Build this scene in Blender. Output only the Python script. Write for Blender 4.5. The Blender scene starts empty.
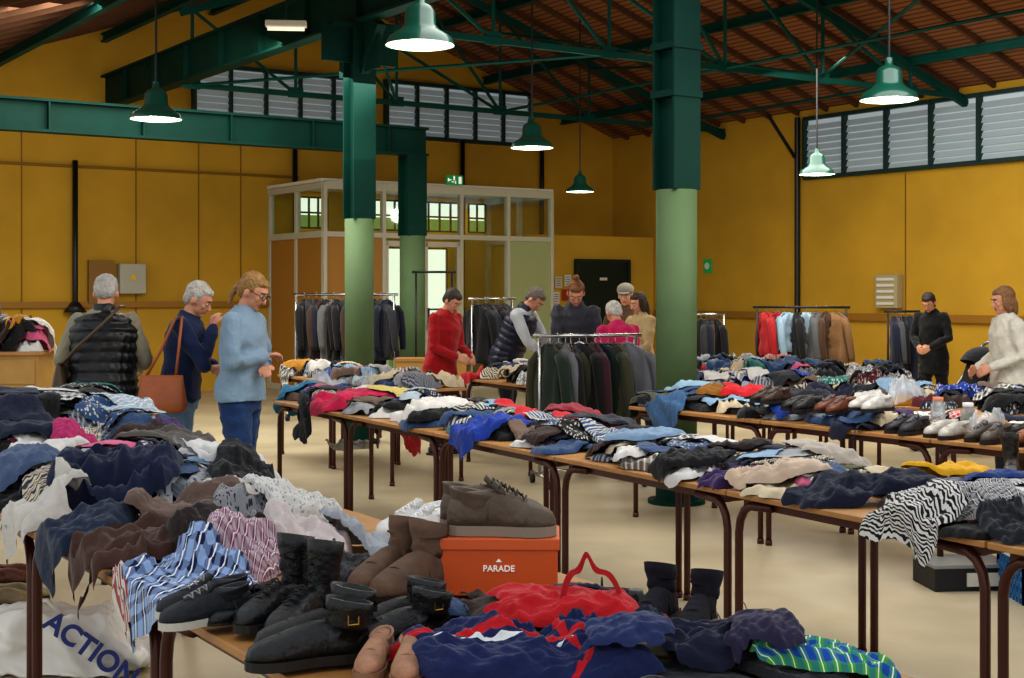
import bpy, math, random
import numpy as np
from mathutils import Vector, Matrix, Euler
random.seed(7)
rng = np.random.RandomState(11)
F=1400.0; HC=1.55; HY=292.0
col = bpy.context.scene.collection

def ground(px,py,z):
    Y=F*(HC-z)/(py-HY); return ((px-512)*Y/F, Y)
def at(px,Y): return (px-512)*Y/F
def zat(py,Y): return HC-(py-HY)*Y/F

# ---------------------------------------------------------------- materials
def lin(c):
    if isinstance(c,str):
        c=c.lstrip('#'); c=[int(c[i:i+2],16)/255 for i in (0,2,4)]
    return tuple(((x/12.92) if x<=.04045 else ((x+.055)/1.055)**2.4) for x in c)+(1.0,)
_m={}
def mat(name,c,rough=.6,metal=0,emit=0,bump=0,bscale=30,var=0,vscale=3,spec=.5,trans=0,alpha=1,sheen=0,coat=0):
    if name in _m: return _m[name]
    m=bpy.data.materials.new(name); m.use_nodes=True; nt=m.node_tree; b=nt.nodes['Principled BSDF']
    C=lin(c); b.inputs['Base Color'].default_value=C
    b.inputs['Roughness'].default_value=rough; b.inputs['Metallic'].default_value=metal
    b.inputs['Specular IOR Level'].default_value=spec
    b.inputs['Transmission Weight'].default_value=trans; b.inputs['Alpha'].default_value=alpha
    b.inputs['Sheen Weight'].default_value=sheen; b.inputs['Coat Weight'].default_value=coat
    if emit: b.inputs['Emission Color'].default_value=C; b.inputs['Emission Strength'].default_value=emit
    tc=nt.nodes.new('ShaderNodeTexCoord')
    if var:
        n=nt.nodes.new('ShaderNodeTexNoise'); n.inputs['Scale'].default_value=vscale; n.inputs['Detail'].default_value=6
        nt.links.new(tc.outputs['Object'],n.inputs['Vector'])
        r=nt.nodes.new('ShaderNodeMapRange'); r.inputs[1].default_value=.3; r.inputs[2].default_value=.7; r.inputs[3].default_value=1-var; r.inputs[4].default_value=1+var*.5
        nt.links.new(n.outputs[0],r.inputs[0])
        h=nt.nodes.new('ShaderNodeHueSaturation'); h.inputs['Color'].default_value=C
        nt.links.new(r.outputs[0],h.inputs['Value']); nt.links.new(h.outputs[0],b.inputs['Base Color'])
    if bump:
        n=nt.nodes.new('ShaderNodeTexNoise'); n.inputs['Scale'].default_value=bscale; n.inputs['Detail'].default_value=4
        nt.links.new(tc.outputs['Object'],n.inputs['Vector'])
        bp=nt.nodes.new('ShaderNodeBump'); bp.inputs['Strength'].default_value=bump; bp.inputs['Distance'].default_value=.02
        nt.links.new(n.outputs[0],bp.inputs['Height']); nt.links.new(bp.outputs[0],b.inputs['Normal'])
    _m[name]=m; return m
def fabric(c,pat='plain',c2='#ffffff',sc=30,rough=.85):
    key='fabric_%s_%s_%s_%s'%(c,pat,c2,sc)
    if key in _m: return _m[key]
    m=mat(key,c,rough,bump=.3,bscale=45,sheen=.15,spec=.25)
    nt=m.node_tree; b=nt.nodes['Principled BSDF']; N=nt.nodes.new; L=nt.links.new
    uv=N('ShaderNodeUVMap'); 
    def math_(op,a,bv=None):
        n=N('ShaderNodeMath'); n.operation=op
        for i,x in enumerate((a,bv)):
            if x is None: continue
            if isinstance(x,(int,float)): n.inputs[i].default_value=x
            else: L(x,n.inputs[i])
        return n.outputs[0]
    def mix(f,a,bv):
        n=N('ShaderNodeMix'); n.data_type='RGBA'; L(f,n.inputs[0])
        for i,x in ((6,a),(7,bv)):
            if isinstance(x,tuple): n.inputs[i].default_value=x
            else: L(x,n.inputs[i])
        return n.outputs[2]
    A=lin(c); B=lin(c2)
    sp=N('ShaderNodeSeparateXYZ'); L(uv.outputs[0],sp.inputs[0]); u,v=sp.outputs[0],sp.outputs[1]
    tex=None
    if pat=='stripe':
        f=math_('GREATER_THAN',math_('SINE',math_('MULTIPLY',u,sc*6.28)),.1); tex=mix(f,A,B)
    elif pat=='plaid':
        f1=math_('GREATER_THAN',math_('SINE',math_('MULTIPLY',u,sc*6.28)),.0)
        f2=math_('GREATER_THAN',math_('SINE',math_('MULTIPLY',v,sc*6.28)),.0)
        f3=math_('GREATER_THAN',math_('SINE',math_('MULTIPLY',u,sc*6.28)),.96)
        f=math_('MULTIPLY',math_('ADD',f1,f2),.5); t=mix(f,A,B); tex=mix(f3,t,(.85,.85,.85,1))
    elif pat=='trim':
        fr_=math_('LESS_THAN',math_('ABSOLUTE',math_('SUBTRACT',v,.03)),.012)
        fw=math_('LESS_THAN',math_('ABSOLUTE',math_('SUBTRACT',v,.004)),.005)
        fz=math_('LESS_THAN',math_('ABSOLUTE',math_('SUBTRACT',u,.11)),.008)
        t=mix(fr_,A,B); t=mix(fw,t,(.7,.7,.7,1)); tex=mix(fz,t,B)
    elif pat=='floral':
        vo=N('ShaderNodeTexVoronoi'); vo.inputs['Scale'].default_value=sc; L(uv.outputs[0],vo.inputs['Vector'])
        f=math_('LESS_THAN',vo.outputs['Distance'],.33); tex=mix(f,A,B)
    elif pat=='zebra':
        w=N('ShaderNodeTexWave'); w.inputs['Scale'].default_value=sc*.4; w.inputs['Distortion'].default_value=9; w.inputs['Detail'].default_value=1; L(uv.outputs[0],w.inputs['Vector'])
        f=math_('GREATER_THAN',w.outputs['Fac'],.5); tex=mix(f,A,B)
    else:
        n=N('ShaderNodeTexNoise'); n.inputs['Scale'].default_value=12; n.inputs['Detail'].default_value=5; L(uv.outputs[0],n.inputs['Vector'])
        D=tuple(x*.72 for x in A[:3])+(1,); U=tuple(min(1,x*1.15+.004) for x in A[:3])+(1,)
        tex=mix(n.outputs[0],D,U)
    L(tex,b.inputs['Base Color'])
    return m
WHITE=mat('white_paint','#d8d4c8',.5)
STEEL=mat('chrome','#b8b8b8',.25,1)
BLACKM=mat('black_metal','#151515',.45)
GREEN=mat('dark_green_steel','#04332b',.6,var=.25,vscale=2,spec=.15)
TEAL=mat('teal_green_steel','#0c473f',.6,var=.25,vscale=2,spec=.15)
LGREEN=mat('pale_green_paint','#5a6f4e',.65,var=.12,vscale=3,spec=.2)
BROWNLEG=mat('brown_steel','#4a2418',.35,.3)
TOP=mat('beech_table_top','#b07f48',.5,var=.2,vscale=8)
SKIN=mat('skin','#c98f72',.55,var=.06,vscale=12)
DARK=mat('dark_lining','#0d0c0c',.9)

# ---------------------------------------------------------------- mesh builder
class MB:
    def __init__(s): s.v=[]; s.f=[]; s.mi=[]; s.cur=0
    def add(s,vs,fs):
        o=len(s.v); s.v+= [tuple(p) for p in vs]; s.f+=[tuple(i+o for i in f) for f in fs]; s.mi+=[s.cur]*len(fs)
    def box(s,c,d,R=None,taper=1):
        x,y,z=[q/2 for q in d]; P=[]
        for sz in(-1,1):
            k=taper if sz>0 else 1
            for sx,sy in((-1,-1),(1,-1),(1,1),(-1,1)): P.append(Vector((sx*x*k,sy*y*k,sz*z)))
        if R is not None: P=[R@p for p in P]
        c=Vector(c); s.add([p+c for p in P],[(3,2,1,0),(4,5,6,7),(0,1,5,4),(1,2,6,5),(2,3,7,6),(3,0,4,7)])
    def beam(s,a,b,w,h):
        a=Vector(a); b=Vector(b); d=b-a
        R=d.to_track_quat('X','Z').to_matrix(); s.box((a+b)/2,(d.length,w,h),R)
    def ibeam(s,a,b,w,h,t=.02):
        a=Vector(a); b=Vector(b); d=b-a; R=d.to_track_quat('X','Z').to_matrix(); c=(a+b)/2; up=R@Vector((0,0,1))
        s.box(c,(d.length,t,h-2*t),R); s.box(c+up*(h/2-t/2),(d.length,w,t),R); s.box(c-up*(h/2-t/2),(d.length,w,t),R)
    def loft(s,rings,cap=True):
        n=len(rings[0]); o=len(s.v); vs=[p for r in rings for p in r]; fs=[]
        for i in range(len(rings)-1):
            for j in range(n): k=(j+1)%n; fs.append((i*n+j,i*n+k,(i+1)*n+k,(i+1)*n+j))
        if cap: fs.append(tuple(range(n-1,-1,-1))); fs.append(tuple((len(rings)-1)*n+j for j in range(n)))
        s.add(vs,fs)
    def tube(s,pts,r,n=8,cap=True,round_=False):
        pts=[Vector(p) for p in pts]
        if not hasattr(r,'__len__'): r=[r]*len(pts)
        r=list(r)
        if round_:
            d0=(pts[0]-pts[1]).normalized(); d1=(pts[-1]-pts[-2]).normalized()
            pts=[pts[0]+d0*r[0]*.9,pts[0]+d0*r[0]*.6]+pts+[pts[-1]+d1*r[-1]*.6,pts[-1]+d1*r[-1]*.9]
            r=[r[0]*.4,r[0]*.8]+r+[r[-1]*.8,r[-1]*.4]
        T=[]
        for i in range(len(pts)):
            a=pts[max(i-1,0)]; b=pts[min(i+1,len(pts)-1)]; T.append((b-a).normalized())
        ref=Vector((0,0,1)) if abs(T[0].z)<.9 else Vector((0,1,0))
        x=T[0].cross(ref).normalized(); rings=[]
        for i,p in enumerate(pts):
            x=(x-T[i]*x.dot(T[i])).normalized(); y=T[i].cross(x)
            rings.append([p+x*math.cos(2*math.pi*j/n)*r[i]+y*math.sin(2*math.pi*j/n)*r[i] for j in range(n)])
        s.loft(rings,cap)
    def ell(s,c,r,n=12,m=8,fn=None):
        rings=[]
        for i in range(m+1):
            th=math.pi*(.02+.96*i/m); rr=math.sin(th); z=-math.cos(th)
            rings.append([Vector((c[0]+r[0]*rr*math.cos(2*math.pi*j/n),c[1]+r[1]*rr*math.sin(2*math.pi*j/n),c[2]+r[2]*z)) for j in range(n)])
        if fn: rings=[[fn(p) for p in R] for R in rings]
        s.loft(rings)
    def lathe(s,prof,c=(0,0,0),n=24,cap=False):
        s.loft([[Vector((c[0]+r*math.cos(2*math.pi*j/n),c[1]+r*math.sin(2*math.pi*j/n),c[2]+z)) for j in range(n)] for r,z in prof],cap)
    def obj(s,name,mats,parent=None,smooth=False,loc=None,rz=0,bevel=0,**props):
        me=bpy.data.meshes.new(name); me.from_pydata(s.v,[],s.f); 
        if not isinstance(mats,(list,tuple)): mats=[mats]
        for m in mats: me.materials.append(m)
        if len(mats)>1: me.polygons.foreach_set('material_index',s.mi)
        if smooth: me.polygons.foreach_set('use_smooth',[True]*len(me.polygons))
        me.update(); o=bpy.data.objects.new(name,me); col.objects.link(o)
        if loc is not None: o.location=loc
        o.rotation_euler[2]=rz
        if parent: o.parent=parent
        if bevel:
            b=o.modifiers.new('b','BEVEL'); b.width=bevel; b.segments=2; b.limit_method='ANGLE'
        for k,v in props.items(): o[k]=v
        return o
def empty(name,loc,rz=0,**p):
    o=bpy.data.objects.new(name,None); o.empty_display_size=.1; col.objects.link(o); o.location=loc; o.rotation_euler[2]=rz
    for k,v in p.items(): o[k]=v
    return o
def copy_tree(o,loc,rz=None,**p):
    n=o.copy(); col.objects.link(n); n.location=loc
    if rz is not None: n.rotation_euler[2]=rz
    for k,v in p.items(): n[k]=v
    def rec(a,b):
        for ch in a.children:
            c=ch.copy(); c.parent=b; col.objects.link(c); rec(ch,c)
    rec(o,n); return n
def remesh(o,voxel,smooth=3,noise=0,nscale=12):
    m=o.modifiers.new('r','REMESH'); m.mode='VOXEL'; m.voxel_size=voxel
    if smooth: s=o.modifiers.new('s','SMOOTH'); s.iterations=smooth; s.factor=.5
    dg=bpy.context.evaluated_depsgraph_get(); dg.update()
    me=bpy.data.meshes.new_from_object(o.evaluated_get(dg)); o.modifiers.clear(); old=o.data
    o.data=me; me.name=old.name
    n=len(me.vertices); co=np.empty(n*3); me.vertices.foreach_get('co',co); co=co.reshape(-1,3)
    if noise:
        no=np.empty(n*3); me.vertices.foreach_get('normal',no); no=no.reshape(-1,3); d=0
        for k in range(5):
            w=rng.randn(3)*nscale*(1+.5*k); w2=rng.randn(3)*nscale*.5
            d=d+(.5-np.abs(np.sin(co@w+1.7*np.sin(co@w2+k))))/(1+.5*k)
        co=co+no*(d*noise)[:,None]; me.vertices.foreach_set('co',co.ravel())
    me.polygons.foreach_set('use_smooth',[True]*len(me.polygons)); me.update()
def text(name,s,size,m,parent,loc,rot,ext=.001,off=0):
    cu=bpy.data.curves.new(name,'FONT'); cu.body=s; cu.size=size; cu.extrude=ext; cu.offset=off; cu.align_x='CENTER'; cu.align_y='CENTER'
    t=bpy.data.objects.new(name,cu); col.objects.link(t)
    dg=bpy.context.evaluated_depsgraph_get(); me=bpy.data.meshes.new_from_object(t.evaluated_get(dg))
    bpy.data.objects.remove(t); me.materials.clear(); me.materials.append(m)
    o=bpy.data.objects.new(name,me); col.objects.link(o); o.parent=parent; o.location=loc; o.rotation_euler=rot; return o

# ---------------------------------------------------------------- camera / world
cam=bpy.data.cameras.new('camera'); co_=bpy.data.objects.new('camera',cam); col.objects.link(co_)
co_.location=(0,0,HC); co_.rotation_euler=(math.pi/2,0,0); cam.sensor_width=36; cam.lens=F/1024*36; cam.shift_y=-(339-HY)/1024
cam.clip_end=200; bpy.context.scene.camera=co_
w=bpy.data.worlds.new('world'); bpy.context.scene.world=w; w.use_nodes=True
w.node_tree.nodes['Background'].inputs[0].default_value=(.92,.96,1,1); w.node_tree.nodes['Background'].inputs[1].default_value=.95
vs=bpy.context.scene.view_settings
try: vs.view_transform='Standard'
except Exception: pass
try: vs.look='Medium High Contrast'
except Exception: pass

# ---------------------------------------------------------------- building frame
C0=(1.9,26.5); ang=math.atan2(.56,.83)
def W(a,b,z=0): return Vector((C0[0]+a*.56-b*.83, C0[1]-a*.83-b*.56, z))
def frame_box(mb,a,b,z,d):
    R=Matrix.Rotation(ang,3,'Z'); mb.box(W(a,b,z),d,R)
WALL=mat('ochre_wall','#bf9528',.8,var=.14,vscale=1.2,bump=.1,bscale=8)
WALL2=mat('light_ochre_wall','#caa233',.7,var=.08,vscale=1.5)
mb=MB(); mb.box((1,10,-.05),(44,50,.1)); 
FL=mat('polished_concrete','#beb194',.36,var=.22,vscale=1.3,spec=.4,bump=.04,bscale=3)
mb.obj('floor',FL,kind='structure')
def prism(name,pts,off,m,**p):
    mb=MB(); n=len(pts); off=Vector(off); mb.add(pts+[q+off for q in pts],[tuple(range(n)),tuple(range(2*n-1,n-1,-1))]+[(i,i+n,(i+1)%n+n,(i+1)%n) for i in range(n)])
    return mb.obj(name,m,**p)
A_=Vector((-.56,.83,0)); B_=Vector((.83,.56,0))
roofz=lambda b: 4.45+.35*b if b<6.4 else 6.69-.35*(b-6.4)
prism('wall_back',[W(0,-.2),W(0,16),W(0,16,roofz(16)),W(0,6.4,roofz(6.4)),W(0,-.2,roofz(0))],A_*.2,WALL,kind='structure')
prism('wall_right',[W(-.2,0),W(24,0),W(24,0,4.45),W(-.2,0,4.45)],B_*.2,WALL,kind='structure')
ROOF=mat('roof_boards','#5a3a22',.85)
nt=ROOF.node_tree; b=nt.nodes['Principled BSDF']; tc=nt.nodes.new('ShaderNodeTexCoord'); mp=nt.nodes.new('ShaderNodeMapping'); mp.inputs['Rotation'].default_value=(0,0,-ang)
wv=nt.nodes.new('ShaderNodeTexWave'); wv.inputs['Scale'].default_value=3.2; wv.bands_direction='X'; wv.inputs['Distortion'].default_value=.3
cr=nt.nodes.new('ShaderNodeValToRGB'); cr.color_ramp.elements[0].color=lin('#4a2e18'); cr.color_ramp.elements[1].color=lin('#94603c'); cr.color_ramp.elements[0].position=.0; cr.color_ramp.elements[1].position=.35
nt.links.new(tc.outputs['Object'],mp.inputs[0]); nt.links.new(mp.outputs[0],wv.inputs[0]); nt.links.new(wv.outputs['Fac'],cr.inputs[0]); nt.links.new(cr.outputs[0],b.inputs['Base Color'])
prism('ceiling',[W(-.3,-.4,4.32),W(17,-.4,4.32),W(17,6.4,6.69),W(-.3,6.4,6.69)],(0,0,.12),ROOF,kind='structure')
prism('ceiling_slope',[W(-.3,6.4,6.69),W(17,6.4,6.69),W(17,14,roofz(14)),W(-.3,14,roofz(14))],(0,0,.12),ROOF,kind='structure')
RAFT=mat('rafter_timber','#5e3c24',.85,var=.2,vscale=4)
for a in np.arange(.5,14,.62):
    mb=MB(); mb.beam(W(a,0.02,4.45-.04),W(a,6.4,6.69-.04),.05,.07)
    mb.beam(W(a,6.4,6.69-.04),W(a,13.5,roofz(13.5)-.04),.05,.07)
    mb.obj('rafter',RAFT,label='dark brown timber rafter under the boarded roof',category='rafter',group='timber rafters')
for b_ in (1.2,2.9,4.6,6.3,8,9.7,11.4):
    mb=MB(); z=roofz(b_)-.17; mb.ibeam(W(0.02,b_,z),W(16.5,b_,z),.09,.13)
    mb.obj('roof_purlin',TEAL,label='dark green steel purlin below the rafters',category='beam',group='steel purlins')
def truss(a,zb=4.3,name='roof_truss'):
    mb=MB(); Lx=9.66
    mb.beam(W(a,0.02,zb),W(a,Lx,zb),.05,.07)
    top=lambda b_: roofz(b_)-.3
    mb.beam(W(a,.02,top(0)+.05),W(a,6.4,top(6.4)),.08,.1); mb.beam(W(a,6.4,top(6.4)),W(a,Lx,top(Lx)),.08,.1)
    nodes=[1.2,2.9,4.6,6.4,8.0,9.5]
    prev=.05
    for b_ in nodes:
        mb.beam(W(a,b_,zb),W(a,b_,top(b_)),.04,.04)
        mb.beam(W(a,prev,zb),W(a,b_,top(b_)),.035,.035); prev=b_
    mb.beam(W(a,4.6,zb),W(a,8,top(8)),.035,.035)
    for b_ in nodes: frame_box(mb,a,b_,zb+.02,(.22,.03,.14))
    mb.obj(name,TEAL,label='dark green riveted steel roof truss',category='roof truss',group='steel roof trusses')
for a in (8.1,3.1,13.1): truss(a)
for (p,q) in (((8.1,4.6,4.35),(3.1,2.9,5.1)),((8.1,2.9,4.35),(3.1,4.6,5.5)),((13.1,6.4,4.4),(8.1,2.9,4.35)),((13.1,1.2,4.5),(8.1,4.6,5.6)),((8.1,1.2,4.4),(3.1,1.2,4.35)),((13.1,4.6,4.3),(3.1,4.6,4.3)),((8.1,9.5,4.3),(3.1,6.4,4.3)),((8.1,6.4,4.3),(3.1,9.5,4.3)),((13.1,2.9,4.35),(8.1,6.4,6.0))):
    mb=MB(); mb.tube([W(*p),W(*q)],.022,6); mb.obj('bracing_rod',TEAL,label='thin green steel bracing rod between trusses',category='bracing',group='bracing rods')
mb=MB(); mb.ibeam(W(0.02,9.66,4.55),W(16,9.66,4.55),.18,.5,.03)
for a in np.arange(1,16,1.2): frame_box(mb,a,9.66,4.55,(.16,.02,.46))
mb.obj('roof_girder',GREEN,label='deep dark green steel I-girder spanning over the columns',category='girder')
cx3=(-1.33,18.7)
def Bp(s,z): return Vector((cx3[0]-.83*s,cx3[1]-.56*s,z))
mb=MB(); mb.ibeam(Bp(-.2,3.56),Bp(8.0,3.56),.2,.38,.03)
for s in np.arange(.4,8,1.1): mb.box(Bp(s,3.56),(.02,.19,.32),Matrix.Rotation(ang,3,'Z'))
mb.obj('cross_girder',GREEN,label='dark green steel I-girder resting on the round column',category='girder')
def column(x,y,r,H,label,bracket=0):
    e=empty('steel_column',(x,y,0),ang,label=label,category='column',group='round steel columns')
    mb=MB(); mb.lathe([(r,0.5),(r,2.3)],n=28,cap=True); mb.obj('painted_sleeve',LGREEN,e,True)
    mb=MB(); mb.lathe([(r*1.02,0),(r*1.02,.5)],n=28,cap=True); mb.lathe([(r*1.4,0),(r*1.4,.03)],n=28,cap=True); mb.obj('column_base',GREEN,e)
    mb=MB(); w_=r*1.6
    mb.box((0,0,(2.3+H)/2),(w_*.5,w_,H-2.3)); 
    mb.box((0,w_/2-.01,(2.3+H)/2),(w_*1.05,.025,H-2.3)); mb.box((0,-w_/2+.01,(2.3+H)/2),(w_*1.05,.025,H-2.3))
    if bracket==1:
        for sgn in(-1,1):
            mb.beam((0,sgn*.1,H-.5),(0,sgn*.45,H-.05),.1,.08)
            mb.box((sgn*.25,0,H-.2),(.35,.03,.4)); mb.box((0,sgn*.25,H-.25),(.03,.35,.5))
            mb.box((sgn*.2,0,H-.02),(.3,.2,.04))
    if bracket==2:
        for z in (3.0,3.35): mb.box((0,0,z),(w_*1.15,w_*1.12,.05))
    mb.obj('upper_shaft',GREEN,e)
column(1.21,10.3,.15,4.3,'round steel column, pale green below and dark green above',2)
column(-1.57,14.4,.15,4.3,'round column with pale green sleeve behind the rack of dark jackets',1)
column(cx3[0],cx3[1],.17,3.37,'pale green column under the cross girder beside the entrance lobby',0)
for (a,b_,H) in ((4.85,.05,4.35),):
    mb=MB(); mb.tube([W(a,b_,0),W(a,b_,H)],.045,12); mb.beam(W(a,.1,3.7),W(a,.7,4.35),.04,.04)
    mb.obj('wall_post',BLACKM,label='black steel post against the ochre wall',category='post')
for b_ in (10.15,6.6,3.4,1.7):
    mb=MB(); H=4.2 if b_!=10.15 else 3.5
    mb.tube([W(.1,b_,2.6 if b_==1.7 else .02),W(.1,b_,H)],.04,12); mb.tube([W(.1,b_,1.25),W(.1,b_,1.4)],[.17,.06],12) if b_==10.15 else None
    mb.obj('wall_post',BLACKM,smooth=True,label='slim black steel post against the ochre wall',category='post')
SEAM=mat('wall_seam','#86610f',.8)
i=1
for b_ in (12,10.9,9.2,8.2,7.5):
    mb=MB(); frame_box(mb,.005,b_,2.2,(.015,.02,4.4)); mb.obj('trim_%d'%i,SEAM,kind='structure'); i+=1
for a in (2.2,7.0,9.2):
    mb=MB(); frame_box(mb,a,.005,1.7,(.02,.015,3.2)); mb.obj('trim_%d'%i,SEAM,kind='structure'); i+=1
mb=MB(); frame_box(mb,.02,11,3.42,(9,.05,.04)); mb.obj('trim_%d'%i,SEAM,kind='structure'); i+=1
RAIL=mat('rail_wood','#96691c',.6)
mb=MB(); frame_box(mb,.04,11.5,1.36,(9.0,.08,.09)); mb.obj('trim_%d'%i,RAIL,kind='structure'); i+=1
mb=MB(); mb.box(W(10.7,.04,1.17),(.08,18.8,.11),Matrix.Rotation(ang,3,'Z')); mb.obj('trim_%d'%i,RAIL,kind='structure'); i+=1
# windows
SLAT=mat('window_louvre','#9eaab0',.6,emit=.12); PANE=mat('daylit_frosted_pane','#b4c2ca',.4,emit=.28); FR=mat('window_frame_dark','#12312e',.5)  # daylight through the glass is put into panes and slats as emission
wn=1
def window(side,p0,p1,z0,z1,npan):
    global wn
    Lw=p1-p0; e=empty('window_%d'%wn,(0,0,0),kind='structure'); wn+=1
    def P(t,z,o): return W(o,t,z) if side=='b' else W(t,o,z)
    rot=Matrix.Rotation(ang if side=='b' else ang+math.pi/2,3,'Z')
    mb=MB(); mb.box(P((p0+p1)/2,(z0+z1)/2,.02),(Lw,.02,z1-z0),rot); mb.obj('pane',PANE,e)
    mb=MB()
    z=z0+.06
    while z<z1-.05:
        mb.box(P((p0+p1)/2,z,.055),(Lw,.01,.09),rot@Matrix.Rotation(.35,3,'X')); z+=.105
    mb.obj('louvre_slats',SLAT,e)
    mb=MB()
    for zz in(z0,z1): mb.box(P((p0+p1)/2,zz,.06),(Lw+.06,.1,.06),rot)
    for j in range(npan+1):
        mb.box(P(p0+Lw*j/npan,(z0+z1)/2,.07),(.05,.12,z1-z0),rot)
    mb.obj('frame',FR,e)
window('b',1.95,4.9,4.2,5.12,5); window('b',5.3,8.3,4.2,5.1,5)
window('r',5.05,12.5,3.36,4.3,9)
LBK=1.2
mb=MB(); frame_box(mb,LBK/2,1.4,1.27,(2.8,LBK,2.54)); mb.obj('wall_lower',WALL2,kind='structure')
mb=MB(); frame_box(mb,LBK+.03,2.3,1.17,(.9,.05,.1)); mb.obj('trim_%d'%i,RAIL,kind='structure'); i+=1
e=empty('door_1',(0,0,0),kind='structure')
DG=mat('dark_green_door','#0a211d',.5)
mb=MB(); frame_box(mb,LBK+.06,1.21,1.03,(1.06,.05,2.06)); mb.obj('door_leaf',DG,e)
mb=MB()
for s in(-.57,.57): frame_box(mb,LBK+.07,1.21+s,1.05,(.07,.08,2.1))
frame_box(mb,LBK+.07,1.21,2.1,(1.2,.08,.06)); mb.obj('door_frame',mat('door_frame','#132822',.5),e)
mb=MB(); mb.tube([W(LBK+.12,1.6,1.0),W(LBK+.12,1.5,1.0)],.015,8); mb.obj('handle',STEEL,e)
mb=MB(); frame_box(mb,LBK+.09,1.21,1.78,(.16,.01,.05)); mb.obj('door_label',WHITE,e)

# ---------------------------------------------------------------- lobby
la=1.96; lb0=2.83; lb1=7.0; lz=3.2; lbc=5.0
LF=mat('lobby_frame','#b9b5a2',.45); 
GL=bpy.data.materials.new('clear_glass'); GL.use_nodes=True; nt=GL.node_tree; nt.nodes.clear()
o_=nt.nodes.new('ShaderNodeOutputMaterial'); mx=nt.nodes.new('ShaderNodeMixShader'); tr=nt.nodes.new('ShaderNodeBsdfTransparent'); gl=nt.nodes.new('ShaderNodeBsdfGlossy'); gl.inputs['Roughness'].default_value=.05
mx.inputs[0].default_value=.1; tr.inputs[0].default_value=(.9,.95,.92,1); nt.links.new(tr.outputs[0],mx.inputs[1]); nt.links.new(gl.outputs[0],mx.inputs[2]); nt.links.new(mx.outputs[0],o_.inputs[0])
FROST=mat('frosted_panel','#949b6e',.4,emit=.06); LWOOD=mat('lobby_wood_panel','#a3742e',.55)
lob=empty('entrance_lobby',W(la,lbc,0),ang,label='glazed entrance lobby with cream frames and double doors',category='lobby')
fx0=lbc-lb1; fx1=lbc-lb0
mb=MB()
def fr(x0,x1,z,h=.07): mb.box(((x0+x1)/2,0,z),(x1-x0,.09,h))
fr(fx0,fx1,lz-.04,.13); fr(fx0,fx1,2.42,.08); fr(fx0,fx1,.05,.1)
for x in (fx0,fx0+1.0,fx0+1.7,fx0+2.4,fx0+3.3,fx1): mb.box((x,0,lz/2),(.06,.1,lz))
for z in(lz-.05,2.42,.05): mb.box((fx0,la/2,z),(.09,la,.1)); mb.box((fx1,la/2,z),(.09,la,.1))
for y in(la*.5,la): mb.box((fx0,y-.05,lz/2),(.08,.08,lz)); mb.box((fx1,y-.05,lz/2),(.08,.08,lz))
mb.obj('frame',LF,lob,bevel=.006)
mb=MB(); mb.box(((fx0+fx1)/2,la/2,lz+.03),(fx1-fx0+.1,la,.05)); mb.obj('lobby_roof',WHITE,lob)
mb=MB(); mb.box((fx0,la/2,2.8),(.01,la,.7)); mb.box(((fx0+fx1)/2,0,2.8),(fx1-fx0,.01,.68)); mb.box((fx0+2.85,0,1.25),(.8,.01,2.3)); mb.obj('glass',GL,lob)
mb=MB(); mb.box((fx0,la/2,1.2),(.03,la,2.35)); mb.obj('side_panel',LWOOD,lob)
mb=MB(); mb.box((fx1-.42,0,1.25),(.8,.03,2.3)); mb.obj('frosted_panel',FROST,lob)
mb=MB(); mb.box((fx0+.5,0,1.25),(.95,.03,2.3)); mb.obj('wood_panel',LWOOD,lob)
for x in(fx0+1.35,fx0+2.05):
    d=empty('door',(x,-.01,0)); d.parent=lob
    mb=MB()
    for s in(-.3,.3): mb.box((s,0,1.18),(.06,.05,2.3))
    for z in(.1,1.0,2.3): mb.box((0,0,z),(.64,.05,.08))
    mb.obj('door_frame',LF,d)
    mb=MB(); mb.box((0,0,1.2),(.55,.01,2.2)); mb.obj('door_glass',GL,d)
    hx=.27 if x<fx0+1.5 else -.27
    mb=MB(); mb.tube([(hx,-.05,.95),(hx,-.05,1.3)],.015,8); mb.obj('handle',BLACKM,d)
OUT=mat('outdoor_daylight_window','#dfe6d6',.5,emit=1.2)
GRN=mat('outdoor_greenery','#6e8a48',.8,emit=.7,var=.4,vscale=6)  # outdoor light behind the lobby is put into pane and green strip as emission
def brightwin(b0,b1,z0,z1,nb):
    global wn
    e=empty('window_%d'%wn,(0,0,0),kind='structure'); wn+=1
    mb=MB(); frame_box(mb,.03,(b0+b1)/2,(z0+z1)/2,(b1-b0,.02,z1-z0)); mb.obj('pane',OUT,e)
    mb=MB(); frame_box(mb,.045,(b0+b1)/2,z0+(z1-z0)*.22,(b1-b0,.02,(z1-z0)*.4)); mb.obj('view_of_greenery',GRN,e)
    mb=MB()
    for j in range(nb+1): frame_box(mb,.06,b0+(b1-b0)*j/nb,(z0+z1)/2,(.03,.03,z1-z0))
    for z in(z0,(z0+z1)/2,z1): frame_box(mb,.06,(b0+b1)/2,z,(b1-b0,.03,.03))
    mb.obj('bars',BLACKM,e)
brightwin(6.0,6.5,2.6,3.1,3); brightwin(3.4,5.4,2.6,3.1,9); brightwin(2.9,3.25,2.6,3.1,2); brightwin(3.7,5.3,.2,2.3,4)
EX=mat('exit_green','#0a7a3c',.4,emit=.4)
e=empty('exit_sign',W(la+.06,4.75,3.32),ang,label='green emergency exit sign with white running figure',category='sign')
mb=MB(); mb.box((0,0,0),(.3,.04,.15)); mb.obj('sign_box',EX,e)
mb=MB()
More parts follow.
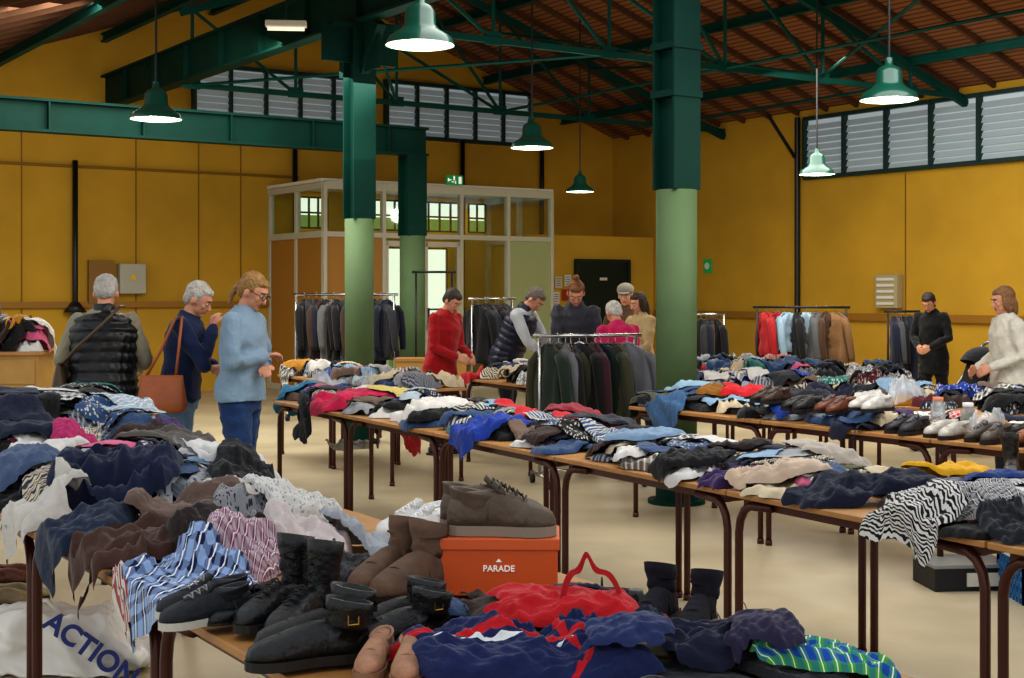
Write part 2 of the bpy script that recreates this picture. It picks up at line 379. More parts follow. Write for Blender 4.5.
for q in (((-.02,-.025,.05),(.02,.01,.03)),((-.02,-.025,.02),(.025,.01,.05)),((-.045,-.025,-.03),(.04,.01,.015)),((.005,-.025,-.035),(.015,.01,.045)),((.09,-.025,0),(.05,.01,.11)),((-.1,-.025,0),(.05,.01,.02)),((-.125,-.025,0),(.02,.01,.05))): mb.box(*q)
mb.obj('pictogram',mat('sign_white','#f2f2f2',.5,emit=.4),e)
def thing(name,label,cat,loc,rz=0,**k): return empty(name,loc,rz,label=label,category=cat,**k)
e=thing('fuse_box','pale grey metal fuse box with conduits on the ochre wall','fuse box',W(6.75,.08,1.56),ang+math.pi/2)
mb=MB(); mb.box((0,0,0),(.42,.14,.5)); mb.obj('box_body',mat('fuse_beige','#a89b76',.5),e,bevel=.01)
mb=MB(); 
for k in range(5): mb.box((0,.08,-.18+k*.09),(.32,.02,.04))
mb.obj('breaker_row',WHITE,e)
e=thing('electrical_cabinet','pale grey electrical cabinet with warning triangle on the wall','electrical cabinet',W(.1,9.3,1.75),ang)
mb=MB(); mb.box((0,0,0),(.4,.16,.45)); mb.obj('cabinet_body',mat('pale_box','#a9a797',.5),e,bevel=.01)
mb=MB(); mb.add([(-.06,-.09,-.02),(.06,-.09,-.02),(0,-.09,.09)],[(0,1,2)]); mb.obj('warning_triangle',mat('warn_yellow','#d8b018',.5),e)
e=thing('plywood_panel','brown plywood board fixed to the wall','board',W(.08,9.75,1.7),ang)
mb=MB(); mb.box((0,0,0),(.4,.05,.65)); mb.obj('board_face',mat('plywood','#85601f',.6),e)
e=thing('wall_sign','small round-cornered green safety sign','sign',W(2.7,.03,2.0),ang+math.pi/2)
mb=MB(); mb.box((0,0,0),(.2,.02,.24)); mb.obj('sign_plate',EX,e,bevel=.01)
mb=MB(); mb.tube([(0,.012,.0),(0,.02,.0)],.06,12); mb.obj('sign_symbol',WHITE,e)
for k,(b_,z,c) in enumerate(((2.15,1.72,'#c9c2ae'),(2.0,1.5,'#b33a2a'),(2.2,1.45,'#d8d8d0'),(1.95,1.75,'#d8d8d0'))):
    e=thing('notice_sheet','printed paper notice pinned by the dark door','poster',W(LBK+.03,b_,z),ang)
    mb=MB(); mb.box((0,0,0),(.14,.01,.2)); mb.obj('sheet',mat('paper%d'%k,c,.8),e)
    mb=MB(); 
    for q in range(4): mb.box((0,-.008,.06-q*.04),(.09,.004,.01))
    mb.obj('printed_lines',mat('ink','#55504a',.8),e)
e=thing('fluorescent_lamp','white fluorescent batten lamp hanging under the roof','lamp',(at(286,13),13,zat(24,13)),.1)
mb=MB(); mb.box((0,0,0),(.38,.1,.06)); mb.obj('housing',WHITE,e,bevel=.01)
mb=MB(); mb.tube([(-.17,0,-.045),(.17,0,-.045)],.018,8); mb.obj('tube',mat('tube_glow','#fff6e0',.5,emit=.5),e)
mb=MB(); mb.tube([(0,0,.03),(0,0,1.0)],.006,5); mb.obj('suspension',BLACKM,e)
LENS=mat('lamp_glow','#fff3d8',.5,emit=7); SHIN=mat('shade_inner','#bdb8aa',.5)
LG=mat('lamp_green_enamel','#0a4f40',.3,coat=.5)
def pendant(px,ppm,z=2.92):
    Y=F/ppm; e=thing('pendant_lamp','green enamel industrial pendant lamp hanging from the roof','lamp',(at(px,Y),Y,z),group='green enamel pendant lamps')
    mb=MB(); mb.lathe([(.205,0),(.2,.02),(.185,.05),(.12,.09),(.095,.12),(.09,.2),(.07,.23),(.03,.25),(.025,.3)],n=32,cap=False); mb.obj('lamp_shade',LG,e,True)
    mb=MB(); mb.lathe([(.2,.002),(.18,.045),(.115,.083),(.05,.11)],n=32); mb.obj('inner_reflector',SHIN,e,True)
    mb=MB(); mb.ell((0,0,.05),(.075,.075,.045)); mb.obj('bulb',LENS,e,True)
    mb=MB(); mb.tube([(0,0,.28),(0,0,2.6 if Y>9 else 1.5)],.01,6); mb.obj('cord',BLACKM,e)
    l=bpy.data.lights.new('lamp_light','POINT'); l.energy=22; l.color=(1,.94,.82); l.shadow_soft_size=.12
    lo=bpy.data.objects.new('lamp_light',l); col.objects.link(lo); lo.parent=e; lo.location=(0,0,-.1)
for q in ((420,170,3.0),(156,125,2.93),(532,105,2.92),(580,69,3.0),(889,142,2.9),(817,87,2.9)): pendant(*q)

# ---------------------------------------------------------------- rows of tables + height maps
RES=.02
class Row:
    def __init__(s,P,D,L,Wd,tl=1.3,cap=.09,zt=.765,tab=True):
        s.P=Vector((P[0],P[1],0)); s.D=Vector((D[0],D[1],0)).normalized(); s.E=Vector((-s.D.y,s.D.x,0)); s.L=L; s.W=Wd; s.zt=zt
        s.hm=np.full((int(L/RES)+2,int(Wd/RES)+2),zt); s.ang=math.atan2(s.D.y,s.D.x); s.cap=cap
        n=max(1,int(round(L/tl))); s.tl=L/n
        if tab:
            for k in range(n):
                c=s.P+s.D*(s.tl*(k+.5))+s.E*(Wd/2); table(c,s.ang,s.tl-.012,Wd)
    def loc(s,x,y):
        d=Vector((x,y,0))-s.P; return d.dot(s.D),d.dot(s.E)
    def world(s,u,v): p=s.P+s.D*u+s.E*v; return p.x,p.y
    def height(s,x,y,r=.08,q=100):
        u,v=s.loc(x,y); k=int(r/RES); iu=int(u/RES); iv=int(v/RES)
        sub=s.hm[max(0,iu-k):max(1,iu+k+1),max(0,iv-k):max(1,iv+k+1)]
        return float(np.percentile(sub,q)) if sub.size else .765
_tab={}
def table(c,ang_,L,Wd):
    key=(round(L,2),round(Wd,2))
    if key in _tab: return copy_tree(_tab[key],(c.x,c.y,0),ang_)
    e=empty('folding_table',(c.x,c.y,0),ang_,label='folding table with beech top and brown tubular steel legs',category='table',group='folding tables in rows')
    mb=MB(); mb.box((0,0,.752),(L,Wd,.022)); mb.obj('tabletop',TOP,e,bevel=.004)
    mb=MB()
    for s in(-1,1): mb.box((0,s*(Wd/2-.06),.722),(L-.1,.025,.036)); mb.box((s*(L/2-.07),0,.722),(.025,Wd-.14,.036))
    mb.obj('apron_frame',BROWNLEG,e)
    for sx in(-1,1):
        for sy in(-1,1):
            x=sx*(L/2-.03); y=sy*(Wd/2-.04); mb=MB()
            pts=[(x,y,0),(x,y,.3),(x,y,.6),(x-sx*.01,y,.65),(x-sx*.035,y,.69),(x-sx*.07,y,.71),(x-sx*.2,y,.718)]
            mb.tube(pts,.017,10); mb.tube([(x,y,0),(x,y,.03)],.021,10); mb.obj('leg',BROWNLEG,e,True)
    _tab[key]=e; return e
def drop(row,x,y,su,sv,th,rot,m,label,cat,N=20,fold=.8,group=None,shape='blob',cap=None):
    a=np.linspace(-1,1,N); Aa,Bb=np.meshgrid(a,a,indexing='ij')
    ph=rng.rand(14)*6.28; keep=None; wk=1.0; D=None
    if shape=='tee':
        D=np.maximum(np.minimum(.52-np.abs(Bb),.98-np.abs(Aa)),np.minimum(.24-np.abs(Aa-.68+.35*np.abs(Bb)),.98-np.abs(Bb)))
        D=np.minimum(D,np.hypot(Aa-1.02,Bb)-.2)
    elif shape=='long':
        D=np.maximum(np.minimum(.45-np.abs(Bb),.98-np.abs(Aa)),np.minimum(.17-np.abs(np.abs(Bb)-.78+.3*(Aa-.2)),.95-np.abs(Aa)))
        D=np.maximum(D,np.minimum(.2-np.abs(Aa-.74),.8-np.abs(Bb)))
    elif shape=='pants':
        D=np.maximum(np.minimum(.34-np.abs(np.abs(Bb)-.38-.15*(-Aa)*.5),.98-np.abs(Aa)),np.minimum(.7-np.abs(Bb),.45-np.abs(Aa-.5)))
    if D is not None:
        gA,gB=np.gradient(D,a,a); out=D<0; st=2.2/(N-1)
        keep=D>0
        dd=np.where(out,np.maximum(D,-st*1.6),0)
        Aa=Aa-dd*gA; Bb=Bb-dd*gB
        e=np.clip(D/.2,0,1)**.5
    elif shape=='fold':
        e=np.clip((1-np.abs(Aa)**9)*(1-np.abs(Bb)**9),0,1)**.4; wk=.35; fold=min(fold,.45)
    else:
        e=np.clip((1-np.abs(Aa)**4)*(1-np.abs(Bb)**4),0,1)**.5
    wx=Aa*(1-wk*.16*Bb**2*Aa**2)+wk*(.13*np.sin(2.3*Bb+ph[0])+.07*np.sin(5.1*Bb+ph[1])*Aa+.04*np.sin(9*Bb+ph[10])*Aa)
    wy=Bb*(1-wk*.16*Bb**2*Aa**2)+wk*(.13*np.sin(2.1*Aa+ph[2])+.08*np.sin(4.7*Aa+ph[3])*Bb+.04*np.sin(10*Aa+ph[11])*Bb)
    X=wx*su; Yv=wy*sv; c,s_=math.cos(rot),math.sin(rot)
    gx=x+X*c-Yv*s_; gy=y+X*s_+Yv*c
    du=gx-row.P.x; dv=gy-row.P.y
    u=du*row.D.x+dv*row.D.y; v=du*row.E.x+dv*row.E.y
    uc=np.clip(u,.0,row.L); vc=np.clip(v,.0,row.W)
    ou=u-uc; ov=v-vc; d=np.sqrt(ou**2+ov**2); d0=np.maximum(d,1e-6)
    h=row.hm; mx_=h.copy()
    mx_[1:]=np.maximum(mx_[1:],h[:-1]); mx_[:-1]=np.maximum(mx_[:-1],h[1:]); t=mx_.copy()
    mx_[:,1:]=np.maximum(mx_[:,1:],t[:,:-1]); mx_[:,:-1]=np.maximum(mx_[:,:-1],t[:,1:])
    bl=h.copy()
    for k in range(4):
        p=np.pad(bl,1,mode='edge'); bl=(p[:-2,1:-1]+p[2:,1:-1]+p[1:-1,:-2]+p[1:-1,2:]+p[1:-1,1:-1]*2)/6
    base=np.maximum(bl,h*.7+mx_*.3)
    iu=np.clip((uc/RES).astype(int),0,h.shape[0]-1); iv=np.clip((vc/RES).astype(int),0,h.shape[1]-1)
    zb=base[iu,iv]
    for _ in range(2):
        p=np.pad(zb,1,mode='edge'); zs=(p[:-2,1:-1]+p[2:,1:-1]+p[1:-1,:-2]+p[1:-1,2:]+p[1:-1,1:-1]*2)/6; zb=np.maximum(zs,zb)
    r=0; sc=max(su,sv)/.25; main=rng.uniform(0,3.14)
    nf=4 if N<20 else 9
    for k in range(nf):
        th_=main+rng.randn()*(.38 if k<4 else .8); ka=np.array([math.cos(th_),math.sin(th_)])*(2.4+2.1*k)*sc**.6
        warp=1.5*np.sin((Aa*rng.uniform(.8,2)+Bb*rng.uniform(-2,2))*1.8+ph[5+k%5])
        q=np.sin(Aa*ka[0]+Bb*ka[1]+warp+ph[k]); r=r+(1-np.sqrt(q*q+.012))/(1+.45*k)
    r=r/(1.2 if nf==4 else 1.75)
    cap=cap or row.cap
    T=th*e*((1-fold*.75)+fold*r*1.35)*np.clip(1.15-(zb-row.zt)/cap,.18,1)
    Z=zb+.002+T
    d=np.minimum(d,.42)
    Z=np.where(d>0,Z-np.maximum(0,d-.01)*.97,Z)
    outx=np.where(d>0,ou/d0,0); outy=np.where(d>0,ov/d0,0)
    k=np.minimum(d,.02)+ .02*np.sin(u*28+v*28+ph[9])*np.clip(d*8,0,1)*.6 + np.clip(d,0,.06)*.15+.006*(d>0)
    uu=uc+outx*k; vv=vc+outy*k
    WX=row.P.x+uu*row.D.x+vv*row.E.x; WY=row.P.y+uu*row.D.y+vv*row.E.y
    inside=(d<=0) if keep is None else ((d<=0)&keep)
    for ddu in(-1,0,1):
        for ddv in(-1,0,1):
            np.maximum.at(h,(np.clip(iu+ddu,0,h.shape[0]-1)[inside],np.clip(iv+ddv,0,h.shape[1]-1)[inside]),Z[inside])
    faces=[]; used=np.zeros(N*N,bool)
    for i in range(N-1):
        for j in range(N-1):
            if keep is not None and not (keep[i,j] or keep[i+1,j] or keep[i,j+1] or keep[i+1,j+1]): continue
            q=i*N+j; f=(q,q+N,q+N+1,q+1); faces.append(f); used[list(f)]=True
    idx=-np.ones(N*N,int); idx[used]=np.arange(used.sum()); faces=[tuple(int(idx[k]) for k in f) for f in faces]
    verts=np.stack([WX-x,WY-y,Z],-1).reshape(-1,3)[used]
    zmin=float(verts[:,2].min()); verts[:,2]-=zmin
    kind=cat.replace('-','_').replace(' ','_')
    me=bpy.data.meshes.new(kind); me.from_pydata(verts.tolist(),[],faces)
    uvl=me.uv_layers.new(name='UVMap'); li=np.empty(len(me.loops),dtype=np.int32); me.loops.foreach_get('vertex_index',li)
    UV=np.stack([(Aa*su),(Bb*sv)],-1).reshape(-1,2)[used][li]; uvl.data.foreach_set('uv',UV.ravel())
    me.polygons.foreach_set('use_smooth',[True]*len(me.polygons)); me.materials.append(m); me.update()
    o=bpy.data.objects.new(kind,me); col.objects.link(o); o.location=(x,y,zmin)
    o['label']=label; o['category']=cat
    if group: o['group']=group
    return o
DT=(.49,-.87); DR=(.54,-.84)
rowL=Row((-1.81-.54*2.3,4.96+.84*2.3),DR,6.5,1.08,cap=.15)
s0=.3
rowM=Row((-1.88+.49*s0,10.4-.87*s0),DT,9.2,.8,tl=1.31,cap=.09)
rowR=Row((.8,9.66),(.55,-.83),5.2,.8)
rowR2=Row((.8+.83*1.55-.55*1.5,9.66+.55*1.55+.83*1.5),(.55,-.83),4.4,.8,cap=.14)
rowR3=Row((.8+.83*2.85-.55*3.0,9.66+.55*2.85+.83*3.0),(.55,-.83),2.7,.8,cap=.2)
rowM2=Row((-2.25,13.4),DT,2.6,.7,cap=.14)
rowM2b=Row((-.45,12.8),DT,1.2,.7,tl=1.2,cap=.14)
ctx_=at(2,11.6)
rowC=Row((ctx_-.4,11.35),(1,0),.8,.5,zt=1.065,tab=False,cap=.3)

PAL=[('navy','#141b33'),('black','#101012'),('charcoal','#26272b'),('white','#d2cfca'),('cream','#cbbc9e'),('light grey','#96989b'),('denim blue','#2f4a70'),('light blue','#86a4be'),('dark brown','#33211a'),('taupe','#6e5a4c'),('burgundy','#541722'),('red','#b81a26'),('teal','#16685f'),('royal blue','#1c3d93'),('pink','#cc5f84'),('olive','#4a4a2a'),('purple','#40285a'),('mustard','#b07a14')]
PD=dict(PAL); Wt=[9,9,6,12,7,8,8,9,4,4,3,4,1,3,3,2,1,.6]
KINDS=['sweater','t-shirt','trousers','jacket','shirt','cardigan','scarf','dress']
SHP={'sweater':['long','blob','fold'],'t-shirt':['tee','fold','fold'],'trousers':['pants','fold','blob'],'jacket':['long','blob'],'shirt':['tee','fold','long'],'cardigan':['long','blob','fold'],'scarf':['blob'],'dress':['tee','blob']}
PATS=['plain']*10+['stripe','plaid','floral','zebra']
def rand_cloth(row,u0,u1,v0,v1,n,N=16,sz=(.11,.2),th=(.02,.045),grp=None,dark=0,cap=None):
    for k in range(n):
        u=u0+(u1-u0)*((k*.618+rng.rand()*.1)%1); v=v0+(v1-v0)*((k*.3819*1.7+rng.rand()*.2)%1); x,y=row.world(u,v)
        w_=np.array(Wt,float); 
        if dark: w_[:3]*=dark
        cn,cc=PAL[rng.choice(len(PAL),p=w_/w_.sum())]; pat=PATS[rng.randint(len(PATS))]; kd=KINDS[rng.randint(len(KINDS))]
        c2='#b9b6ae' if cn not in('white','cream','light grey') else '#3a4056'
        m=fabric(cc,pat,c2,{'stripe':40,'plaid':32,'floral':65,'zebra':70,'plain':1}[pat])
        pn={'plain':'','stripe':'striped ','plaid':'plaid ','floral':'flower-print ','zebra':'patterned '}[pat]
        shp=SHP[kd][rng.randint(len(SHP[kd]))]; ks={'blob':1,'fold':.8}.get(shp,1.25)
        rot=rng.uniform(0,6.28) if shp!='fold' else row.ang+rng.choice([0,1.57])+rng.uniform(-.35,.35)
        drop(row,x,y,rng.uniform(*sz)*ks,rng.uniform(*sz)*.8*ks,rng.uniform(*th)*(.8 if shp=='fold' else 1),rot,m,('folded %s %s%s on a pile of clothes' if shp=='fold' else 'crumpled %s %s%s lying in a heap on a table')%(cn,pn,kd),kd,N=N+(6 if shp not in('blob','fold') else 0),group=grp,shape=shp,cap=cap)
def put(row,px,py,hw,hd,colr,kind,label,z=.82,rot=0,th=.05,N=36,pat='plain',c2='#ffffff',sc=25,fold=.8,shape='blob',cap=None):
    x,y=ground(px,py,z); s=hw*y/F
    return drop(row,x,y,s,hd,th,rot,fabric(colr,pat,c2,sc),label,kind,N=N,fold=fold,shape=shape,cap=cap)
rand_cloth(rowL,.0,1.3,.12,.96,36,N=26,sz=(.13,.22),th=(.04,.07),grp='heap of second-hand clothes',dark=1.6,cap=.24)
rand_cloth(rowL,.4,2.5,.12,.96,66,N=30,sz=(.12,.2),th=(.03,.055),grp='heap of second-hand clothes',dark=1.6)
rand_cloth(rowL,2.4,3.7,.14,.95,22,N=30,sz=(.11,.17),th=(.014,.025),grp='heap of second-hand clothes')
rand_cloth(rowL,4.6,6.4,.25,.95,26,N=26,sz=(.11,.17),th=(.012,.024),grp='heap of second-hand clothes',dark=2)
P=put
P(rowL,30,436,45,.22,PD['navy'],'trousers','navy trousers heaped on the clothes pile',z=.94,shape='pants',cap=.28)
P(rowL,45,450,40,.14,'#d2cfc8','shirt','white cotton shirt crumpled on the clothes pile',z=.92,cap=.28,shape='tee')
P(rowL,20,468,40,.16,'#4a5a78','shirt','grey-blue shirt on the clothes pile',z=.89,cap=.26)
P(rowL,75,443,18,.1,'#b4326a','t-shirt','magenta t-shirt poking out of the pile',z=.92,cap=.28)
P(rowL,125,474,62,.24,'#131c3a','jacket','puffy navy padded jacket on the heap',z=.9,th=.08,cap=.3,N=52,shape='long')
P(rowL,165,450,45,.18,'#57514b','jacket','grey-brown fleece jacket on the heap',z=.9,th=.06,cap=.28)
P(rowL,225,466,42,.16,'#d4d2cf','sweater','white knitted sweater folded on the heap',z=.89,th=.06,rot=-.4,cap=.28,shape='long',N=44)
P(rowL,248,482,34,.18,'#1a1b1e','jacket','black quilted jacket on the heap',z=.86,th=.05,cap=.26)
P(rowL,225,494,30,.13,'#b9b4b0','sweater','pale grey sweater on the heap',z=.86,cap=.26,shape='fold')
P(rowL,30,502,50,.16,'#c4beb6','shirt','off-white shirt beside the pile',z=.84,shape='tee',cap=.24)
P(rowL,75,520,52,.16,'#16243c','trousers','dark denim trousers folded on the table',z=.84,cap=.24,shape='fold')
P(rowL,185,505,55,.13,'#6a564c','trousers','taupe corduroy trousers on the table',z=.86,rot=.1,cap=.24,shape='fold')
P(rowL,250,518,40,.12,'#8a8a8c','shirt','grey flower-print blouse on the table',z=.83,pat='floral',c2='#2c3040',sc=90,cap=.24)
P(rowL,125,542,74,.2,'#4a3129','sweater','brown knitted sweater draped over the table edge',z=.83,th=.05,rot=-.3,N=56,cap=.24,shape='long',fold=.7)
P(rowL,225,542,46,.16,'#2a201e','sweater','dark brown sweater on the table',z=.83,th=.04,cap=.24)
P(rowL,292,520,42,.12,'#c8c4be','blouse','white lace blouse with grey pattern on the table',z=.81,pat='floral',c2='#8e9298',sc=110,cap=.24)
P(rowL,312,543,40,.12,'#cfc3c0','cardigan','pale pink cardigan on the table',z=.81,cap=.24)
P(rowL,345,562,40,.12,'#1c1d22','sweater','black sweater between the boots and the box',z=.8,th=.03,cap=.24)
P(rowL,360,540,34,.1,'#9aa0a6','shirt','pale grey shirt behind the boots',z=.8,th=.03,cap=.24)
P(rowL,112,578,20,.1,'#c9c3bb','shirt','striped white and red shirt hanging off the edge',z=.8,pat='stripe',c2='#9a3a3a',sc=60,cap=.24)
P(rowL,240,556,40,.11,'#b9a6ae','shirt','pink and grey gingham shirt on the table',z=.82,pat='plaid',c2='#7a3a55',sc=60,cap=.24)
P(rowL,176,582,70,.17,'#8fa6cc','shirt','blue plaid flannel shirt spread on the table',z=.80,pat='plaid',c2='#15214a',sc=26,rot=-.45,th=.03,N=60,cap=.24,shape='fold',fold=.45)
P(rowL,560,634,75,.08,'#b8141e','fabric bag','bright red fabric bag on the table',z=.80,th=.035,cap=.18,fold=.6)
P(rowL,515,660,125,.115,'#1a2450','jacket','navy tracksuit jacket with red and white trim',z=.80,th=.045,rot=-.06,N=72,pat='trim',c2='#b3161f',cap=.2,fold=.6)
P(rowL,700,656,70,.1,'#1b1d36','sweater','dark navy sweater on the table end',z=.79,th=.035,N=50,cap=.15)
P(rowL,625,668,44,.07,'#24305c','scarf','navy blue cloth with soft folds',z=.79,th=.025,cap=.15)
P(rowL,825,670,72,.08,'#1d4fa8','shirt','blue shirt with green checks on the table end',z=.78,pat='plaid',c2='#4aa83a',sc=34,th=.035,N=50,cap=.15,fold=.6)
P(rowL,765,672,38,.07,'#2a2440','sweater','dark purple sweater beside the checked shirt',z=.78,th=.03,cap=.15)
rand_cloth(rowM,0,3,.1,.72,70,N=15,sz=(.09,.17),th=(.03,.055),grp='clothes laid out on tables')
rand_cloth(rowM,3,8.9,.1,.72,140,N=22,sz=(.1,.16),th=(.02,.042),grp='clothes laid out on tables')
for q in ((290,382,26,.16,'#a9a49c','sweater','pale grey sweater on the table'),(300,394,24,.15,'#3f86a8','t-shirt','turquoise blue t-shirt on the table'),
 (285,403,22,.12,'#20242c','jacket','black jacket on the table end'),(352,404,42,.18,'#c41a4e','sweater','hot pink sweater spilling over the table edge'),
 (398,404,28,.12,'#cdbb72','t-shirt','pale yellow t-shirt on the table'),(395,390,28,.14,'#5a3a24','jacket','brown suede jacket on the table'),
 (440,395,24,.14,'#c2202c','sweater','red sweater on the table'),(430,416,35,.12,'#d8d4ce','shirt','white shirt on the table'),(475,432,32,.12,'#1e3f9c','sweater','royal blue sweater on the table'),
 (545,414,20,.1,'#147268','t-shirt','teal t-shirt on the table'),(575,425,28,.12,'#8c2e3a','dress','red patterned dress on the table'),(600,438,36,.12,'#33363e','blouse','black and white print blouse'),
 (640,452,38,.12,'#7c96b0','trousers','light denim trousers on the table'),(690,468,42,.11,'#17171a','jacket','black leather jacket on the table'),(742,464,30,.12,'#2a201d','jacket','dark brown jacket on the table'),
 (780,482,45,.1,'#cbb49e','sweater','beige sweater on the table'),(830,466,42,.12,'#b4aa9e','sweater','light grey-beige sweater on the table'),
 (868,494,70,.12,'#131a30','trousers','dark navy trousers laid along the table'),(950,490,42,.1,'#dfa81a','t-shirt','yellow t-shirt on the table'),(1000,504,40,.1,'#26407c','shirt','blue shirt on the table')):
    P(rowM,*q,N=30,z=.8,cap=.17,th=.045)
P(rowM,985,520,38,.11,'#a8a6a4','shirt','grey plaid shirt near the table edge',pat='plaid',c2='#2c2e36',sc=50,N=36,z=.79,cap=.2,th=.03)
P(rowM,910,518,40,.17,'#d2cfcb','scarf','black and white zigzag print shawl hanging over the edge',pat='zebra',c2='#0c0c0e',sc=60,th=.02,N=44,z=.79,cap=.2,shape='fold',rot=.2)
P(rowM,1012,532,26,.1,'#22252c','trousers','dark grey trousers on the table',N=30,z=.79,cap=.2,th=.03)
rand_cloth(rowR,0,2.1,.1,.72,44,N=15,sz=(.09,.17),th=(.025,.05),grp='clothes laid out on tables'); rand_cloth(rowR,2.1,3.8,.4,.74,24,N=15,sz=(.09,.15),grp='clothes laid out on tables')
for q in ((660,402,26,.14,'#3c5f86','trousers','blue denim trousers on the table'),(690,396,22,.12,'#8fb0c2','shirt','light blue shirt on the table'),(716,401,18,.14,'#8a5a14','jacket','mustard brown jacket on the table'),(755,402,34,.12,'#c31f28','sweater','red sweater on the table'),(800,405,28,.14,'#1b1d2a','sweater','dark navy sweater on the table')):
    P(rowR,*q,N=24,cap=.2)
for R_,n in ((rowR2,74),(rowR3,48),(rowM2,38),(rowM2b,20),(rowC,22)):
    rand_cloth(R_,0.05,R_.L-.05,.06,R_.W-.06,n,N=13,sz=(.09,.17),th=(.035,.07),grp='clothes laid out on tables')

# ---------------------------------------------------------------- shoes
def shoe(x,y,z,rz,colr,kind,label,s=1.0,shaft=None,sole='#1a1512',lace=None,rough=.4,pair=True,gap=.11,cat='shoe',buckle=False,splay=.12,off=.03,bulk=1.0):
    H={'boot':.22,'ankle':.15,'low':.08,'sneaker':.088,'flat':.055,'slipper':.07}[kind] if shaft is None else shaft
    um=mat('leather_%s_%s'%(colr,rough),colr,rough,bump=.35,bscale=38,var=.3,vscale=14)
    for k in range(2 if pair else 1):
        dx=-math.sin(rz)*gap*k; dy=math.cos(rz)*gap*k
        e=empty({'boot':'boot','ankle':'ankle_boot','low':'leather_shoe','sneaker':'sneaker','flat':'flat_shoe','slipper':'slipper'}[kind],(x+dx+off*k*math.cos(rz),y+dy+off*k*math.sin(rz),z),rz+splay*k,label=label,category=cat)
        e.scale=(s,s*bulk,s*bulk)
        st=.022 if kind!='flat' else .008; hh=kind in('boot','ankle','low')
        xs=[-.14,-.132,-.11,-.07,-.03,.0,.035,.07,.1,.122,.138,.147]; ws=[.010,.024,.033,.034,.031,.032,.038,.043,.042,.035,.024,.008]
        hs=[.03,.055,.068,.072,.076,.074,.064,.052,.043,.036,.027,.01]
        if kind=='flat': hs=[.03,.048,.05,.044,.036,.03,.026,.028,.03,.027,.02,.008]
        mb=MB(); rings=[]
        for zz in(0,st):
            rings.append([Vector((a*1.01,b*1.1,zz)) for a,b in zip(xs,ws)]+[Vector((a*1.01,-b*1.1,zz)) for a,b in reversed(list(zip(xs,ws)))])
        mb.loft(rings)
        if hh: mb.box((-.105,0,.012),(.062,.066,.026))
        mb.obj('sole',mat('sole_'+sole,sole,.6),e)
        mb=MB(); rings=[]
        for a,b,h in zip(xs,ws,hs):
            R_=[]
            for j in range(13):
                t=math.pi*j/12; cx_=math.cos(t); sx_=math.sin(t)
                R_.append(Vector((a,b*math.copysign(abs(cx_)**.6,cx_),st+h*sx_**.9)))
            rings.append(R_)
        mb.loft(rings)
        mb.tube([Vector((.07,.045*math.cos(t),st+.054*math.sin(t))) for t in np.linspace(.1,3.04,11)],.0018,5)
        mb.tube([Vector((-.03,.033*math.cos(t),st+.077*math.sin(t))) for t in np.linspace(.1,3.04,11)],.0018,5)
        def ring(cx_,rx,ry,zz,tilt=0): return [Vector((cx_+rx*math.cos(2*math.pi*j/16),ry*math.sin(2*math.pi*j/16),zz+tilt*math.cos(2*math.pi*j/16))) for j in range(16)]
        if kind in('boot','ankle'):
            ln=.012*(1 if k else -1); dr=[]
            for fz,cx_,rx,ry in ((.05/H,-.07,.058,.032),(.085/H,-.077,.05,.033),(.5,-.085,.045,.035),(.6,-.08,.05,.039),(.7,-.084,.046,.037),(.85,-.084,.053,.043),(1,-.086,.055,.044)):
                dr.append([p+Vector((0,ln*fz,0)) for p in ring(cx_,rx,ry,max(.05,fz*H),.012*fz)])
            dr.append([p+Vector((0,ln,0)) for p in ring(-.086,.05,.039,H+.001,.012)]); dr.append(ring(-.08,.04,.028,.08))
            mb.loft(dr,cap=False)
        elif kind!='flat' :
            mb.loft([ring(-.065,.066,.031,.045,-.008),ring(-.07,.063,.033,H,-.01),ring(-.07,.066,.036,H+.006,-.01),ring(-.07,.056,.026,H+.004,-.01),ring(-.07,.05,.022,H-.035,-.008)],cap=False)
            if lace: mb.box((-.0+.0,0,H+.008),(.05,.036,.012),Matrix.Rotation(.75,3,'Y'))
        mb.obj('upper',um,e,True)
        mb=MB()
        if kind in('boot','ankle'): mb.loft([ring(-.083,.048,.036,H-.03),ring(-.083,.01,.01,H-.034)],cap=True)
        elif kind=='flat': mb.ell((-.06,0,st+.044),(.06,.027,.006))
        else: mb.loft([ring(-.07,.056,.026,H-.012,-.01),ring(-.07,.01,.01,H-.016,-.01)],cap=True)
        mb.obj('lining',DARK,e)
        if lace:
            mb=MB(); pts=[]
            for q in range(7):
                t=q/6; pts.append((.0+.065*t,(.02 if q%2 else -.02),st+.082-.026*t))
                pts.append((.004+.065*t,0,st+.088-.026*t))
            if kind in('boot','ankle'):
                up=[]
                for q in range(6): up.append((-.031+.004*(q<2),(.02 if q%2 else -.02),.09+q*(H-.1)/6))
                pts=up[::-1]+pts
            mb.tube(pts,.003,5); mb.obj('laces',mat('lace_'+lace,lace,.8),e)
        if buckle:
            mb=MB(); mb.loft([ring(-.083,.057,.042,.095,.012),ring(-.083,.057,.043,.112,.012)],cap=False); mb.obj('strap',um,e,True)
            mb=MB(); yb=.046
            mb.tube([(-.097,yb,.09),(-.073,yb,.09),(-.073,yb,.116),(-.097,yb,.116),(-.097,yb,.09)],.0025,6)
            mb.obj('buckle',mat('brass','#b08a3a',.3,1),e)
def S(row,px,py,rz,*a,z0=None,**k):
    x,y=ground(px,py,.775); z=row.height(x,y,.1,80) if z0 is None else z0
    shoe(x,y,z,math.radians(rz),*a,**k)
BL='#101012'
S(rowL,205,617,212,'#1c1f26','sneaker','dark canvas sneakers with white soles',s=.8,sole='#bdb8ae',lace='#8a8a8a',rough=.7,gap=.1,z0=.785)
S(rowL,240,612,222,BL,'flat','black leather flat shoes among the boots',s=.85,rough=.45,gap=.09,z0=.785)
